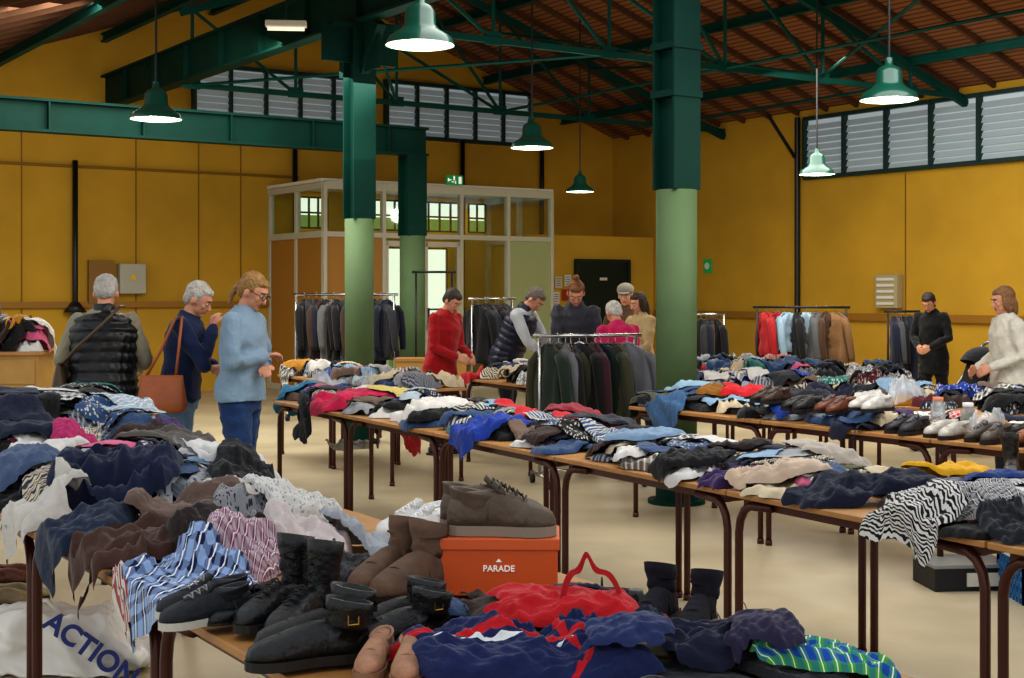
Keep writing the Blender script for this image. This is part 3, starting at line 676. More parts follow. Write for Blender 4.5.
S(rowL,278,624,240,BL,'boot','black leather boots with laces standing on the table',s=.93,shaft=.205,lace='#222222',rough=.45,z0=.78,gap=.1)
S(rowL,318,650,196,BL,'ankle','black leather buckle boots on the table edge',s=.93,shaft=.14,buckle=True,rough=.45,gap=.11,z0=.775)
S(rowL,398,634,205,'#131214','ankle','black leather ankle boots with brass buckle',s=.86,shaft=.135,buckle=True,rough=.45,gap=.1,z0=.775)
S(rowL,412,600,236,'#6a5140','ankle','taupe suede ankle boots beside the orange box',s=1.0,shaft=.155,rough=.85,gap=-.1,z0=.785,off=-.02,bulk=1.12)
S(rowL,500,622,190,BL,'flat','worn black leather slip-on shoes on the table',s=.95,rough=.35,gap=.085,z0=.78)
S(rowL,590,612,172,'#141316','flat','worn black leather slip-on shoes on the table',s=.95,rough=.35,gap=.085,z0=.78)
S(rowL,655,632,245,'#17131f','ankle','dark purple fleece-lined ankle boots',s=.78,shaft=.15,rough=.95,gap=.11,z0=.79,bulk=1.1)
S(rowL,376,668,262,'#a67c62','low','beige suede slippers by the navy jacket',s=.7,rough=.9,gap=.075,sole='#8a6a50',z0=.775)
S(rowL,735,636,200,'#6e5426','flat','gold-brown flat sandals on the dark clothes',s=.7,rough=.5,gap=.08)
S(rowL,415,534,215,'#dcdad6','sneaker','white trainers with white laces',s=.95,sole='#dad8d2',lace='#f0f0f0',rough=.5,gap=.12,bulk=1.1)
x0,y0=ground(590,634,.8); zb_=rowL.height(x0,y0,.06)-.02
rs=thing('red_bag_strap','bright red webbing strap looped above the red bag','strap',(x0,y0,zb_),.3)
mb=MB(); rings=[]
for t in np.linspace(0,1,26):
    a_=math.pi*t; wv_=.012*math.sin(5*a_); ro=Vector((-math.cos(a_)*.07+.02*math.sin(2*a_),.025*math.sin(4*t),math.sin(a_)**.7*(.085+wv_))); ri=Vector((-math.cos(a_)*.058+.02*math.sin(2*a_),.025*math.sin(4*t)-.004,math.sin(a_)**.7*(.072+wv_)))
    rings.append([ro,ro+Vector((0,.003,0)),ri+Vector((0,.003,0)),ri])
mb.loft(rings); mb.obj('strap_loop',fabric('#a8121c'),rs,False)
# orange shoe box
bx,by=ground(500,600,.765)
e=thing('shoe_box','orange cardboard shoe box with white lettering','box',(bx,by+.1,.775),-.03)
OR=mat('orange_card','#cf5a22',.55,var=.08,vscale=6)
mb=MB(); mb.box((0,0,.06),(.30,.2,.12)); mb.obj('box_body',OR,e,bevel=.003)
mb=MB(); mb.box((0,0,.132),(.31,.21,.03)); mb.obj('lid',mat('orange_lid','#d4622e',.5,var=.06),e,bevel=.003)
text('lettering','PARADE',.022,mat('label_white','#f0ece4',.6,emit=.15),e,(.0,-.1025,.07),(math.pi/2,0,0),off=.0004)
mb=MB(); mb.add([(-.008,-.1025,.087),(.008,-.1025,.087),(.0,-.1025,.096)],[(0,1,2)]); mb.obj('logo_mark',mat('label_white','#f0ece4'),e)
shoe(bx+.0,by+.055,.924,math.radians(-4),'#5f4f41','sneaker','grey-brown leather lace-up trainers on the orange box',s=.98,sole='#8f8070',lace='#3a2e26',rough=.65,gap=.1,splay=.1,off=-.03,bulk=1.2)
S(rowM,1012,476,250,'#231812','boot','dark brown leather boots',s=.9,shaft=.2,gap=.14)
cs=[('#3a2416','dark brown'),('#141214','black'),('#6a3418','chestnut brown'),('#c9c4bc','white'),('#16161c','black'),('#b8b2a8','off-white'),('#4a4036','grey-brown'),('#8a4a1c','tan'),('#d0ccc4','white')]
for k,(c,nm) in enumerate(cs):
    u=1.2+.27*k; x,y=rowR.world(u,.16); z=rowR.height(x,y,.08,70)
    shoe(x,y,z,rowR.ang+math.pi/2+3.14,c,'low' if k%2 else 'sneaker','%s shoes lined up along the table edge'%nm,s=.92,lace='#888888' if k%2==0 else None,gap=.11)
# ---------------------------------------------------------------- floor items
fb=thing('cardboard_box','black and white printed cardboard box on the floor','box',(at(962,7.4),7.4,0),.1)
mb=MB(); mb.box((0,0,.06),(.42,.3,.12)); mb.obj('box_body',mat('box_black','#131316',.5),fb,bevel=.004)
mb=MB(); mb.box((0,0,.128),(.43,.31,.02)); mb.obj('lid',mat('box_lid','#8a8a88',.5),fb,bevel=.004)
mb=MB(); mb.box((.06,-.153,.06),(.2,.006,.07)); mb.obj('printed_panel',WHITE,fb)
cr_=thing('laundry_crate','blue plastic crate on the floor under the table','crate',(at(1046,7.1),7.1,0),.0)
BLUE=mat('blue_plastic','#2d6ea8',.4)
mb=MB()
for k in range(4): mb.box((0,-.18,.04+k*.055),(.36,.012,.025)); mb.box((0,.18,.04+k*.055),(.36,.012,.025)); mb.box((-.18,0,.04+k*.055),(.012,.36,.025)); mb.box((.18,0,.04+k*.055),(.012,.36,.025))
for k in range(9):
    t=-.18+.045*k; mb.box((t,-.18,.11),(.012,.012,.22)); mb.box((t,.18,.11),(.012,.012,.22)); mb.box((-.18,t,.11),(.012,.012,.22)); mb.box((.18,t,.11),(.012,.012,.22))
mb.box((0,0,.01),(.36,.36,.02)); mb.obj('crate_body',BLUE,cr_)
mb=MB()
for sy in(-.185,.185): mb.box((0,sy,.23),(.39,.03,.03))
for sx in(-.185,.185): mb.box((sx,0,.23),(.03,.39,.03))
mb.obj('rim',mat('white_plastic','#c8d0d4',.4),cr_)
bag=thing('carrier_bag','white plastic carrier bag with dark blue lettering, slumped on the floor','bag',(at(82,5.75),5.75,0),.0)
mb=MB(); mb.box((-.07,0,.125),(.6,.3,.25),None,.66); mb.ell((.14,0,.08),(.22,.16,.08)); mb.ell((-.25,0,.14),(.17,.15,.14))
o=mb.obj('bag_body',mat('bag_white','#e6e4dc',.35,var=.04,bump=.15,bscale=10),bag); remesh(o,.013,5,.02,12)
text('lettering','ACTION',.112,mat('bag_navy','#152a78',.5),bag,(.09,-.178,.125),(math.pi/2-.2,.62,0),.006,off=.003)
mb=MB(); mb.tube([(-.22,-.05,.22),(-.2,-.06,.29),(-.12,-.07,.3),(-.06,-.05,.22)],.01,6); mb.obj('handle',mat('bag_white','#e6e4dc'),bag,True)
for (px,py,c,nm) in ((12,585,'#5a2a14','reddish brown leather shoes under the table'),(10,606,'#8a7a58','tan suede shoes under the table')):
    x,y=ground(px,py,.0); shoe(x,y,.0,math.radians(10),c,'low',nm,s=.95,gap=.12)
# ---------------------------------------------------------------- counters
ct=thing('wooden_counter','light wood counter piled with folded clothes','counter',(ctx_,11.6,0),0)
mb=MB(); mb.box((0,0,.52),(.74,.44,1.04)); mb.box((0,-.225,.9),(.7,.01,.2)); mb.box((0,-.225,.4),(.7,.01,.65)); mb.obj('counter_body',mat('pine','#b38a48',.5,var=.12,vscale=6),ct,bevel=.004)
mb=MB(); mb.box((0,0,1.05),(.8,.5,.03)); mb.obj('countertop',TOP,ct,bevel=.005)
ct=thing('wooden_bench_table','light wood table front beside the round column','table',(at(432,15.6),15.6,0),0)
mb=MB(); mb.box((0,0,.8),(.8,.4,.03)); mb.obj('tabletop',TOP,ct)
mb=MB(); mb.box((0,-.18,.68),(.78,.02,.2)); mb.obj('front_panel',mat('pine2','#b08846',.5),ct)
for sx in(-.36,.36):
    for sy in(-.15,.15):
        mb=MB(); mb.box((sx,sy,.39),(.04,.04,.78)); mb.obj('leg',BROWNLEG,ct)
ch=thing('plastic_chair','tall grey plastic stool chair behind the counter','chair',(at(6,12.6),12.6,.64),2.6)
GP=mat('grey_plastic','#5c5f66',.4)
mb=MB(); mb.box((0,0,.45),(.42,.42,.02)); mb.obj('seat',GP,ch,bevel=.01)
mb=MB(); rings=[]
for k in range(7):
    z=.5+.42*k/6; w_=.2-.03*abs(k-3)/3; rings.append([Vector((w_*c,.21+.03*(1-c*c)+t,z)) for t,cl in((0,(-1,-.5,0,.5,1)),(.012,(1,.5,0,-.5,-1))) for c in cl])
mb.loft(rings); mb.obj('backrest',GP,ch,True)
for sx in(-.18,.18):
    for sy in(-.18,.18): mb=MB(); mb.tube([(sx,sy,.44),(sx*1.1,sy*1.1,-.64)],.011,8); mb.obj('leg',STEEL,ch,True)
# ---------------------------------------------------------------- clothes racks
def rack(x0,y0,x1,y1,z,n,cols,label,mt=STEEL,glen=.85,full=1.0,kinds='jacket',bulk=.55):
    cx_,cy_=(x0+x1)/2,(y0+y1)/2; L=math.hypot(x1-x0,y1-y0); a=math.atan2(y1-y0,x1-x0)
    e=thing('clothes_rack',label,'clothes rack',(cx_,cy_,0),a)
    mb=MB(); mb.tube([(-L/2-.05,0,z),(L/2+.05,0,z)],.015,8); mb.obj('hanging_rail',mt,e,True)
    for s_ in(-1,1): mb=MB(); mb.tube([(s_*L/2,0,.1),(s_*L/2,0,z)],.014,8); mb.obj('upright',mt,e,True)
    mb=MB(); mb.tube([(-L/2,0,.12),(L/2,0,.12)],.012,8)
    for s_ in(-1,1): mb.tube([(s_*L/2,-.24,.09),(s_*L/2,.24,.09)],.014,8)
    mb.obj('base_frame',mt,e,True)
    for s_ in(-1,1):
        for t in(-.22,.22): mb=MB(); mb.tube([(s_*L/2-.015,t,.04),(s_*L/2+.015,t,.04)],.038,12); mb.obj('wheel',BLACKM,e,True)
    for k in range(n):
        t=-L/2+.06+(L-.12)*(k+.5)/n*full+rng.uniform(-.02,.02)
        cn,cc=cols[k%len(cols)]; gl_=glen*rng.uniform(.72,1.12); yaw=rng.uniform(-.35,.35)
        if bulk>.7 and k%3==1: yaw+=rng.choice([.9,1.25]); 
        g=thing('hanging_'+kinds,'%s %s on a hanger on the clothes rack'%(cn,kinds),kinds,(cx_+t*math.cos(a),cy_+t*math.sin(a),z),a+yaw,group='garments hanging on racks')
        mb=MB(); rings=[]; tw=max(.03,min(.09,L/n*bulk))*rng.uniform(.8,1.25); p1,p2=rng.rand(2)*6; puff=.2 if k%2 else 0
        zs=[-.07,-.09,-.12,-.16]+list(np.linspace(-.22,-gl_-.06,12))
        for q,zz in enumerate(zs):
            hy=[.045,.075,.15,.2][q] if q<4 else .195+.03*(q-4)/11; hx=[.6,.8,.9,1][q] if q<4 else 1+.1*math.sin(q*1.1)+puff*(q%2)
            rings.append([Vector((tw*hx*math.sin(2*math.pi*j/24)*(1+.35*math.sin(j*1.7+zz*6+p1)),hy*math.cos(2*math.pi*j/24)*(1+.05*math.sin(zz*14+p2)),zz+.02*math.sin(j*.9+p1)*(zz<-.5))) for j in range(24)])
        mb.loft(rings)
        mb.tube([(tw*.4*math.sin(q),.05*math.cos(q),-.075) for q in np.linspace(0,6.28,12)],.014,6)
        mb.obj('garment_body',fabric(cc),g,True)
        for s_ in(-1,1):
            mb=MB(); mb.tube([(0,s_*.17,-.15),(tw*.2,s_*.225,-.22),(tw*.4,s_*.25,-.42),(tw*.7,s_*.245,-.6),(tw*.8,s_*.24,-.66)],[.04,.05,.045,.04,.034],10); mb.obj('sleeve',fabric(cc),g,True)
        mb=MB(); mb.tube([(0,-.16,-.12),(0,0,-.05),(0,.16,-.12)],.006,5); mb.tube([(0,0,-.05),(0,0,.0),(0,.012,.02),(0,.02,.01)],.003,5); mb.obj('hanger',STEEL,g)
DK=[('black','#101013'),('charcoal','#2c2d32'),('dark navy','#141a2c'),('dark brown','#3c281e'),('black','#0d0d10'),('grey','#5a5a5c')]
rack(at(296,17),17,at(394,16.6),16.6,1.52,15,DK,'chrome clothes rack full of dark jackets',glen=.85,bulk=.72)
rack(at(472,16),16,at(512,16.3),16.3,1.47,6,DK[:4],'chrome clothes rack with dark coats',bulk=.7)
rack(at(416,17.5),17.5,at(452,17.5),17.5,1.8,0,DK,'tall empty black clothes rack',mt=BLACKM)
rack(.22,11.15,1.0,11.35,1.2,11,[('dark green','#1c2a22'),('olive','#3a3a28'),('grey','#62646a'),('black','#111114'),('charcoal','#232428'),('black','#0e0e11'),('burgundy','#3a1420'),('dark navy','#151a2e')],'chrome rolling clothes rack with mixed winter jackets',glen=.62,bulk=.85)
rack(at(696,18.2),18.2,at(724,18.2),18.2,1.26,5,DK,'small rack of dark coats by the wall')
rack(at(757,17.6),17.6,at(846,17.3),17.3,1.36,8,[('red','#a31a22'),('red','#8a1420'),('light blue','#8aa2b4'),('black','#141416'),('light blue','#93a9b8'),('grey','#55575b'),('brown','#4a3222'),('tan','#7a5a3a')],'clothes rack with red, pale blue and brown jackets',mt=BLACKM,glen=.6,bulk=.9)
rack(at(888,18),18,at(916,18),18,1.3,4,[('dark navy','#1a2238'),('grey','#4a4c54'),('black','#121214')],'small rack of dark jackets by the wall',mt=BLACKM)
# ---------------------------------------------------------------- people
def person(x,y,face,H,top,bot,hair,label,lean=0,hpitch=0,hyaw=0,rh=(.25,.05,.85),lh=(-.25,.05,.85),re=None,le=None,vest=None,hairstyle='short',glasses=False,patt=None,hem=.82,hat=None,girth=1.0,shoes='#141414'):
    s=H/1.7; fa=math.atan2(face[1],face[0])-math.pi/2; hip=.9
    def T(p):
        p=Vector(p)
        if p.z>hip:
            k=min(1,(p.z-hip)/.12); a=lean*k; dz=p.z-hip
            return Vector((p.x,p.y*math.cos(a)+dz*math.sin(a),hip+dz*math.cos(a)-p.y*math.sin(a)))
        return p
    nk=Vector((0,.0,1.47)); RH=Matrix.Rotation(hyaw,3,'Z')@Matrix.Rotation(-hpitch,3,'X')
    def TH(p): return T(RH@(Vector(p)-nk)+nk)
    def ringel(z,w_,d,yc=0,f=T): return [f((w_*math.cos(2*math.pi*j/20),yc+d*math.sin(2*math.pi*j/20),z)) for j in range(20)]
    def ik(sh,hd,L1=.29,L2=.26,out=1):
        sh=Vector(sh); hd=Vector(hd); d=hd-sh; D=d.length
        if D>.54: hd=sh+d*(.54/D); d=hd-sh; D=.54
        a=(L1*L1-L2*L2+D*D)/(2*D); h=math.sqrt(max(0,L1*L1-a*a)); u=d.normalized()
        hint=Vector((out*.5,-.6,-.7)); hint=(hint-u*hint.dot(u)).normalized()
        return sh+u*a+hint*h,hd
    SH={+1:T((.17,0,1.385)),-1:T((-.17,0,1.385))}
    arms={}
    for sg,hd,el in((1,rh,re),(-1,lh,le)): arms[sg]=ik(SH[sg],hd,out=sg) if el is None else (Vector(el),Vector(hd))
    def torso(mb,g=1,add=0,z0=.86):
        data=[(.84,.165,.115,0),(.92,.172,.12,0),(1.05,.15,.108,0),(1.18,.155,.115,.005),(1.3,.168,.118,.0),(1.38,.155,.095,-.005),(1.43,.1,.072,-.005),(1.465,.06,.056,-.003)]
        mb.loft([ringel(z,w_*g+add,d*g+add,yc) for z,w_,d,yc in data if z>=z0-.03])
    def arm(mb,sg,add=0,end=1.0):
        el,hd=arms[sg]; sh=SH[sg]; w0=hd-(hd-el)*(1-end)
        mb.tube([sh,sh.lerp(el,.4),el,el.lerp(w0,.4),w0],[.052+add,.046+add,.038+add,.036+add,.026+add],12,round_=True)
        mb.ell(el,(.038+add,)*3,10,6)
    def leg(mb,sg,add=0,z1=.06):
        mb.tube([(sg*.09,0,.88),(sg*.095,.01+sg*.02,.7),(sg*.1,.02+sg*.035,.48),(sg*.105,-.01+sg*.035,.34),(sg*.11,-.02+sg*.04,z1)],[.09+add,.08+add,.056+add,.054+add,.036+add*1.4],14)
    mb=MB(); torso(mb,.93*girth,0,.84)
    mb.tube([T((0,-.005,1.4)),TH((0,.0,1.5)),TH((0,.01,1.56))],[.06,.052,.052],14)
    mb.ell((0,.0,1.605),(.074,.092,.095),16,12,TH); mb.ell((0,.03,1.545),(.056,.062,.062),14,10,TH); mb.ell((0,.07,1.505),(.026,.022,.02),10,8,TH)
    mb.tube([TH((0,.088,1.6)),TH((0,.104,1.572)),TH((0,.108,1.56))],[.009,.013,.013],8,round_=True)
    mb.ell((0,.082,1.625),(.04,.015,.012),10,6,TH)
    for sg in(-1,1): mb.ell((sg*.078,-.005,1.575),(.011,.02,.03),8,6,TH); mb.ell((sg*.036,.066,1.57),(.02,.02,.02),8,6,TH)
    for sg in(-1,1):
        arm(mb,sg); leg(mb,sg)
        fy=sg*.04
        mb.tube([(sg*.11,-.03+fy,.05),(sg*.115,.06+fy,.04),(sg*.12,.13+fy,.03)],[.04,.04,.03],10,round_=True)
        el,hd=arms[sg]; f=(hd-el).normalized()
        inw=Vector((-sg*.5,.3,-.3)); inw=(inw-f*inw.dot(f)).normalized(); side=f.cross(inw)
        for q in(-1,-.33,.33,1):
            mb.tube([hd,hd+f*.04+side*q*.02,hd+f*.085+side*q*.03],[.018,.016,.013],8,round_=True)
        Ls=(.05,.068,.074,.064)
        for qi,q in enumerate((-1,-.33,.33,1)):
            b0=hd+f*.08+side*q*.032; L=Ls[qi]
            mb.tube([b0,b0+f*L*.45+inw*L*.12+side*q*.003,b0+f*L*.75+inw*L*.42,b0+f*L*.85+inw*L*.7],[.0095,.009,.0085,.0075],8,round_=True)
        th=side*(1 if side.y>0 else -1)
        b0=hd+f*.025+th*.022; mb.tube([b0,b0+th*.025+f*.02,b0+th*.035+f*.045+inw*.012,b0+th*.03+f*.062+inw*.02],[.013,.012,.0105,.009],8,round_=True)
    body=mb.obj('person',SKIN); remesh(body,.0075,2)
    body.location=(x,y,0); body.rotation_euler[2]=fa; body.scale=(s,s,s); body['label']=label; body['category']='person'
    tm=patt or fabric(top)
    mb=MB(); g=1.0*girth
    torso(mb,g,.018,.9)
    mb.loft([ringel(hem,.178*g+.02,.13*g+.02),ringel(.92,.176*g+.02,.125*g+.02),ringel(1.02,.158*g+.02,.113*g+.02)])
    for sg in(-1,1): arm(mb,sg,.018,.97)
    mb.tube([T((0,-.005,1.42)),T((0,-.004,1.49))],[.085,.068],16)
    o=mb.obj('jacket' if not vest else 'sweater',tm,body); remesh(o,.012,3,.010,9)
    if vest:
        mb=MB(); 
        for j in range(9):
            z=hem-.02+.069*j; z2=z+.06
            def wd(zz): return np.interp(zz,[.8,.92,1.05,1.18,1.3,1.38,1.43,1.47],[.2,.2,.182,.188,.2,.17,.12,.09])*g
            def dp(zz): return np.interp(zz,[.8,.92,1.05,1.18,1.3,1.38,1.43,1.47],[.155,.155,.142,.148,.15,.128,.1,.085])*g
            mb.loft([ringel(z-.006,wd(z),dp(z)),ringel(z+.012,wd(z)+.016,dp(z)+.016),ringel(z2-.016,wd(z2)+.016,dp(z2)+.016),ringel(z2,wd(z2),dp(z2))])
        mb.tube([T((0,-.005,1.42)),T((0,-.004,1.5))],[.095,.075],16)
        o=mb.obj('padded_vest',mat('vest_'+vest,vest,.45,bump=.3,bscale=20),body); remesh(o,.011,1,.005,16)
    mb=MB()
    for sg in(-1,1): leg(mb,sg,.016,.09)
    mb.loft([ringel(.8,.16*g,.12*g),ringel(.9,.175*g,.128*g),ringel(.98,.165*g,.12*g)])
    o=mb.obj('trousers',fabric(bot),body); remesh(o,.014,3,.009,12)
    for sg in(-1,1):
        fy=sg*.04
        mb=MB(); mb.tube([(sg*.11,-.05+fy,.05),(sg*.112,.0+fy,.055),(sg*.116,.08+fy,.045),(sg*.12,.15+fy,.035)],[.045,.05,.045,.032],12,round_=True); mb.box((sg*.115,.045+fy,.012),(.09,.27,.024))
        mb.obj('shoe',mat('pshoe_'+shoes,shoes,.5),body,True)
    for sg in(-1,1):
        mb=MB(); mb.ell((sg*.031,.0835,1.597),(.013,.007,.008),10,6,TH); mb.obj('eye',mat('eye_white','#d8d4cc',.3),body,True)
        mb=MB(); mb.ell((sg*.031,.089,1.597),(.006,.003,.006),8,6,TH); mb.obj('iris',mat('iris','#2a1d14',.3),body,True)
        mb=MB(); mb.tube([TH((sg*.015,.093,1.618)),TH((sg*.034,.092,1.623)),TH((sg*.05,.08,1.617))],.0035,5); mb.obj('eyebrow',mat('brow','#4a3a2c',.9),body,True)
    mb=MB(); mb.tube([TH((-.022,.087,1.533)),TH((0,.096,1.535)),TH((.022,.087,1.533))],[.003,.0055,.003],6,round_=True); mb.obj('lips',mat('lips','#8f4a42',.5),body,True)
    hm_=mat('hair_'+hair,hair,.6,bump=.6,bscale=70,var=.35,vscale=30)
    mb=MB()
    mb.ell((0,-.022,1.63),(.085,.09,.088),18,12,TH)
    mb.ell((0,.028,1.664),(.064,.054,.038),14,10,TH)
    if hairstyle in('short','pony','bun'):
        mb.ell((0,-.052,1.585),(.076,.05,.072),14,10,TH)
        for sg in(-1,1): mb.ell((sg*.066,-.005,1.615),(.017,.042,.048),10,8,TH)
    if hairstyle in('bob','long'):
        for sg in(-1,1): mb.ell((sg*.072,.0,1.575),(.022,.05,.095),12,10,TH)
        mb.ell((0,-.062,1.54),(.08,.046,.11 if hairstyle=='bob' else .17),14,10,TH)
    if hairstyle=='pony': mb.ell((0,-.1,1.6),(.026,.026,.026),10,8,TH); mb.tube([TH((0,-.1,1.59)),TH((0,-.122,1.55)),TH((0,-.12,1.49)),TH((0,-.11,1.43))],[.02,.024,.021,.01],10,round_=True)
    if hairstyle=='bun': mb.ell((0,-.06,1.725),(.036,.036,.032),12,8,TH)
    o=mb.obj('hair',hm_,body); remesh(o,.0075,2,.004,70)
    if hat:
        mb=MB(); mb.ell((0,-.01,1.66),(.1,.108,.075),16,10,TH); mb.ell((0,.09,1.645),(.07,.06,.01),14,6,TH); o=mb.obj('cap',fabric(hat),body,True)
    if glasses:
        mb=MB()
        for sg in(-1,1):
            mb.tube([TH((sg*.034+.022*math.cos(t),.104,1.595+.017*math.sin(t))) for t in np.linspace(0,6.29,13)],.002,5,cap=False)
            mb.tube([TH((sg*.056,.102,1.6)),TH((sg*.078,.0,1.6))],.002,5)
        mb.tube([TH((-.012,.106,1.597)),TH((.012,.106,1.597))],.002,5)
        mb.obj('glasses',BLACKM,body)
    return Matrix.Translation((x,y,0))@Matrix.Rotation(fa,4,'Z')@Matrix.Scale(s,4)
def handbag(M,cx,cy,cz,w_,h,d,c,label,strap,cat='bag',name='handbag'):
    e=empty(name,M@Vector((cx,cy,cz)),0,label=label,category=cat); e.rotation_euler=M.to_euler()
    lm=mat('bagleather_'+c,c,.45,bump=.2,bscale=30,var=.15,vscale=10)
    mb=MB(); rings=[]
    for k in range(8):
        t=k/7; z=-h/2+h*t; ww=w_/2*(1-.18*t); dd=d/2*(1-.75*t**1.5)
        if k==0: ww*=.85; dd*=.8
        rings.append([Vector((dd*math.copysign(abs(math.sin(a))**.7,math.sin(a)),ww*math.copysign(abs(math.cos(a))**.6,math.cos(a)),z)) for a in np.linspace(0,2*math.pi,20,endpoint=False)])
    mb.loft(rings); mb.obj('bag_body',lm,e,True)
    mb=MB(); mb.tube([Vector(p)-Vector((cx,cy,cz)) for p in strap],.011,6); mb.obj('strap',lm,e,True)
    mb=MB(); mb.tube([(0,-w_*.38,h*.42),(0,w_*.38,h*.42)],.006,6); mb.obj('zip',mat('brass','#b08a3a',.3,1),e)
    return e
M1=person(at(103,9.3),9.3,(-.1,1),1.67,'#8d8672','#0f0f12','#b4aea6','person in black padded vest with pale sleeves, browsing the clothes',vest='#0e0e12',lean=.1,hpitch=.4,rh=(.2,.3,1.05),lh=(-.24,.24,1.0),hem=.84,girth=1.15)
handbag(M1,-.27,-.02,.98,.26,.24,.12,'#4a3a26','brown shoulder bag worn across the back',[(-.26,-.08,1.08),(-.14,-.2,1.2),(.02,-.19,1.35),(.12,-.1,1.47),(.13,.02,1.47)])
M2=person(at(178,9.35),9.35,(.85,-.05),1.63,'#16264a','#6a86a4','#bcb6ae','person in navy sweater and jeans with hand raised to chin',lean=.14,hpitch=.4,rh=(.03,.25,1.37),re=(.2,.24,1.12),lh=(-.02,.24,1.1),le=(-.24,.12,1.12),hem=.86,girth=1.08)
handbag(M2,.3,-.02,.93,.34,.24,.14,'#9a5228','tan leather handbag hanging from the shoulder',[(.3,-.13,1.03),(.27,-.04,1.2),(.235,.05,1.42),(.225,.09,1.43),(.27,.08,1.2),(.3,.07,1.03)])
person(at(240,9.0),9.0,(.9,-.25),1.68,'#8198ac','#1f3c68','#a07a46','person in pale blue quilted jacket and jeans with folded arms',lean=.06,hpitch=.45,re=(.25,.07,1.12),rh=(.0,.17,1.15),le=(-.25,.06,1.1),lh=(-.01,.17,1.08),hairstyle='pony',glasses=True,hem=.86,girth=1.1)
person(at(440,13.4),13.4,(.75,-.55),1.60,'#a3121c','#26262c','#3a302a','person in red zipped jacket looking down at the clothes',lean=.15,hpitch=.5,rh=(.1,.3,1.0),lh=(-.1,.32,1.0),hem=.8,girth=1.1)
person(at(506,14),14,(.8,-.4),1.68,'#b8bcc2','#20222a','#6a625a','person in navy vest over white sleeves bending over a table',vest='#141c36',lean=.42,hpitch=.45,rh=(.15,.55,.88),lh=(-.15,.58,.88))
person(at(575,13.4),13.4,(0,-1),1.69,'#4a4c54','#22242c','#7a4a26','person with auburn bun in grey patterned sweater sorting clothes',lean=.2,hpitch=.5,rh=(.12,.38,.95),lh=(-.14,.38,.98),hairstyle='bun',patt=fabric('#3c3e46','floral','#8a8c92',40))
person(at(626,15.3),15.3,(-.3,-1),1.62,'#5a4030','#26262c','#9a948c','person in brown jacket and flat cap',hpitch=.25,hat='#8a8478',rh=(.2,.2,.95),lh=(-.2,.2,.95))
person(at(641,14.3),14.3,(-.8,-.5),1.54,'#b29a72','#2a2a30','#3a2216','person with long dark hair in beige top',hpitch=.3,hairstyle='long',rh=(.15,.3,1.0),lh=(-.15,.3,1.0))
person(at(624,12.6),12.6,(-.35,.9),1.50,'#c01858','#26262c','#ccc8c0','person with white hair in bright pink jacket, seen from behind',lean=.3,hpitch=.35,rh=(.18,.4,.92),lh=(-.18,.4,.92),girth=1.15)
person(at(934,16.3),16.3,(-.6,-.7),1.56,'#131316','#141416','#2c1c14','person with dark tied hair in black coat looking down',lean=.15,hpitch=.5,re=(.24,.08,1.12),rh=(.1,.26,1.0),le=(-.24,.08,1.12),lh=(-.08,.27,1.0),hairstyle='pony',hem=.65)
person(at(1010,11.2),11.2,(-1,-.1),1.59,'#d2cdc0','#22242a','#8a643e','person in cream zipped jacket standing at the tables',lean=.05,hpitch=.2,re=(.24,.0,1.12),rh=(.16,.22,1.0),le=(-.24,.0,1.12),lh=(-.14,.22,1.02),hairstyle='bob',hem=.78,girth=1.1)
# ---------------------------------------------------------------- pushchair, bottles, bags
pc=thing('pushchair','black folding pushchair parked beside the tables','pushchair',(at(962,13.6),13.6,0),-1.2)
mb=MB()
for sx in(-.2,.2):
    mb.tube([(sx,-.38,.1),(sx,.0,.5),(sx,.42,1.02)],.014,8); mb.tube([(sx,.36,.1),(sx,.05,.45),(sx,-.12,.62)],.014,8)
mb.tube([(-.2,.42,1.02),(-.18,.46,1.05),(.18,.46,1.05),(.2,.42,1.02)],.016,8); mb.obj('frame',mat('grey_metal','#8a8c90',.35,.6),pc,True)
mb=MB(); mb.box((0,-.06,.5),(.34,.32,.05)); mb.box((0,.16,.72),(.34,.05,.5),Matrix.Rotation(-.4,3,'X')); mb.box((0,-.26,.38),(.34,.03,.2),Matrix.Rotation(.3,3,'X')); mb.obj('seat',fabric('#17181c'),pc,bevel=.02)
rings=[]
for t in np.linspace(0,1.2,7):
    rings.append([Vector((.19*math.cos(a),.26-.26*math.sin(a)*math.sin(t),.8+.2*math.sin(a)*math.cos(t)+.02)) for a in np.linspace(0,math.pi,11)])
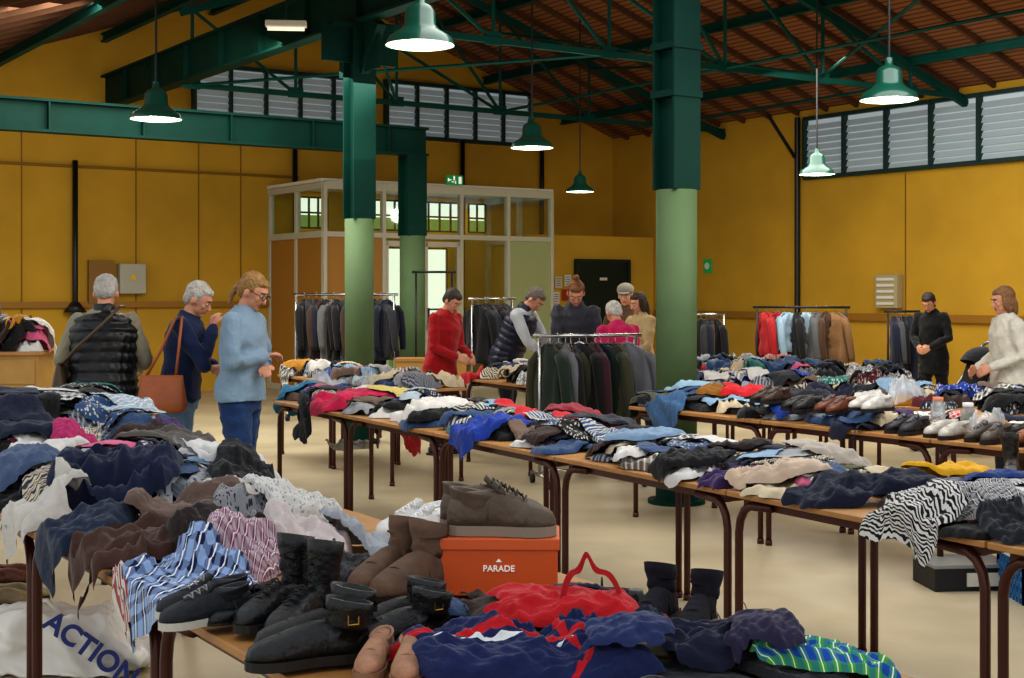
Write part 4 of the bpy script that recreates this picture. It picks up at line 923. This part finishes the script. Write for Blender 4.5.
mb2=MB(); n=11; vs_=[p for r in rings for p in r]; mb2.add(vs_,[(i_*n+j,i_*n+j+1,(i_+1)*n+j+1,(i_+1)*n+j) for i_ in range(6) for j in range(n-1)]); mb2.obj('canopy',fabric('#2a2b32'),pc,True)
for sx in(-.22,.22):
    for sy in(-.38,.36): mb=MB(); mb.tube([(sx-.015,sy,.09),(sx+.015,sy,.09)],.09,18); mb.obj('wheel',BLACKM,pc)
PLB=mat('clear_plastic','#c8d4d8',.15,trans=.6,alpha=.6)
for k,(px,c) in enumerate(((938,'#d0805a'),(968,'#d8d8d8'))):
    x,y=ground(px,424+(k*3),.8); z=rowR.height(x,y,.05,60)
    b_=thing('plastic_jar','clear plastic jar with coloured lid among the shoes','jar',(x,y,z))
    mb=MB(); mb.lathe([(.0,0),(.038,.002),(.042,.02),(.042,.09),(.03,.11),(.028,.12)],n=18); mb.obj('jar_body',PLB,b_,True)
    mb=MB(); mb.lathe([(.03,.12),(.03,.14),(.0,.142)],n=18); mb.obj('lid',mat('lid'+c,c,.5),b_,True)
for (row,px,py,ww) in ((rowM,336,386,.17),(rowR,985,420,.11),(rowM2,352,378,.16),(rowR2,905,392,.14)):
    x,y=ground(px,py,.85); 
    drop(row,x,y,ww,ww*.8,.06,.3,mat('clear_bag','#d0d4d8',.2,alpha=.45,coat=.8),'crumpled clear plastic bag on the clothes','plastic bag',N=28,fold=.9,cap=.4)
def area(loc,rot,size,en,colr):  # unseen fill lamps added to brighten the hall, no such fittings
    l=bpy.data.lights.new('hall_light','AREA'); l.shape='RECTANGLE'; l.size=size[0]; l.size_y=size[1]; l.energy=en; l.color=colr
    o=bpy.data.objects.new('hall_light',l); col.objects.link(o); o.location=loc; o.rotation_euler=rot
area((2,8,4.2),(0,0,0),(5,3),170,(1,.98,.94))
area((-3.2,14.5,4.1),(math.radians(16),math.radians(12),0),(4,3),290,(1,.97,.88))
area((3.5,16,4.1),(math.radians(10),math.radians(-15),0),(4,3),235,(1,.97,.88))
area((0,15,2.9),(math.pi,0,0),(6,4),62,(1,.94,.84))  # added upward fill in place of light bounced onto the roof
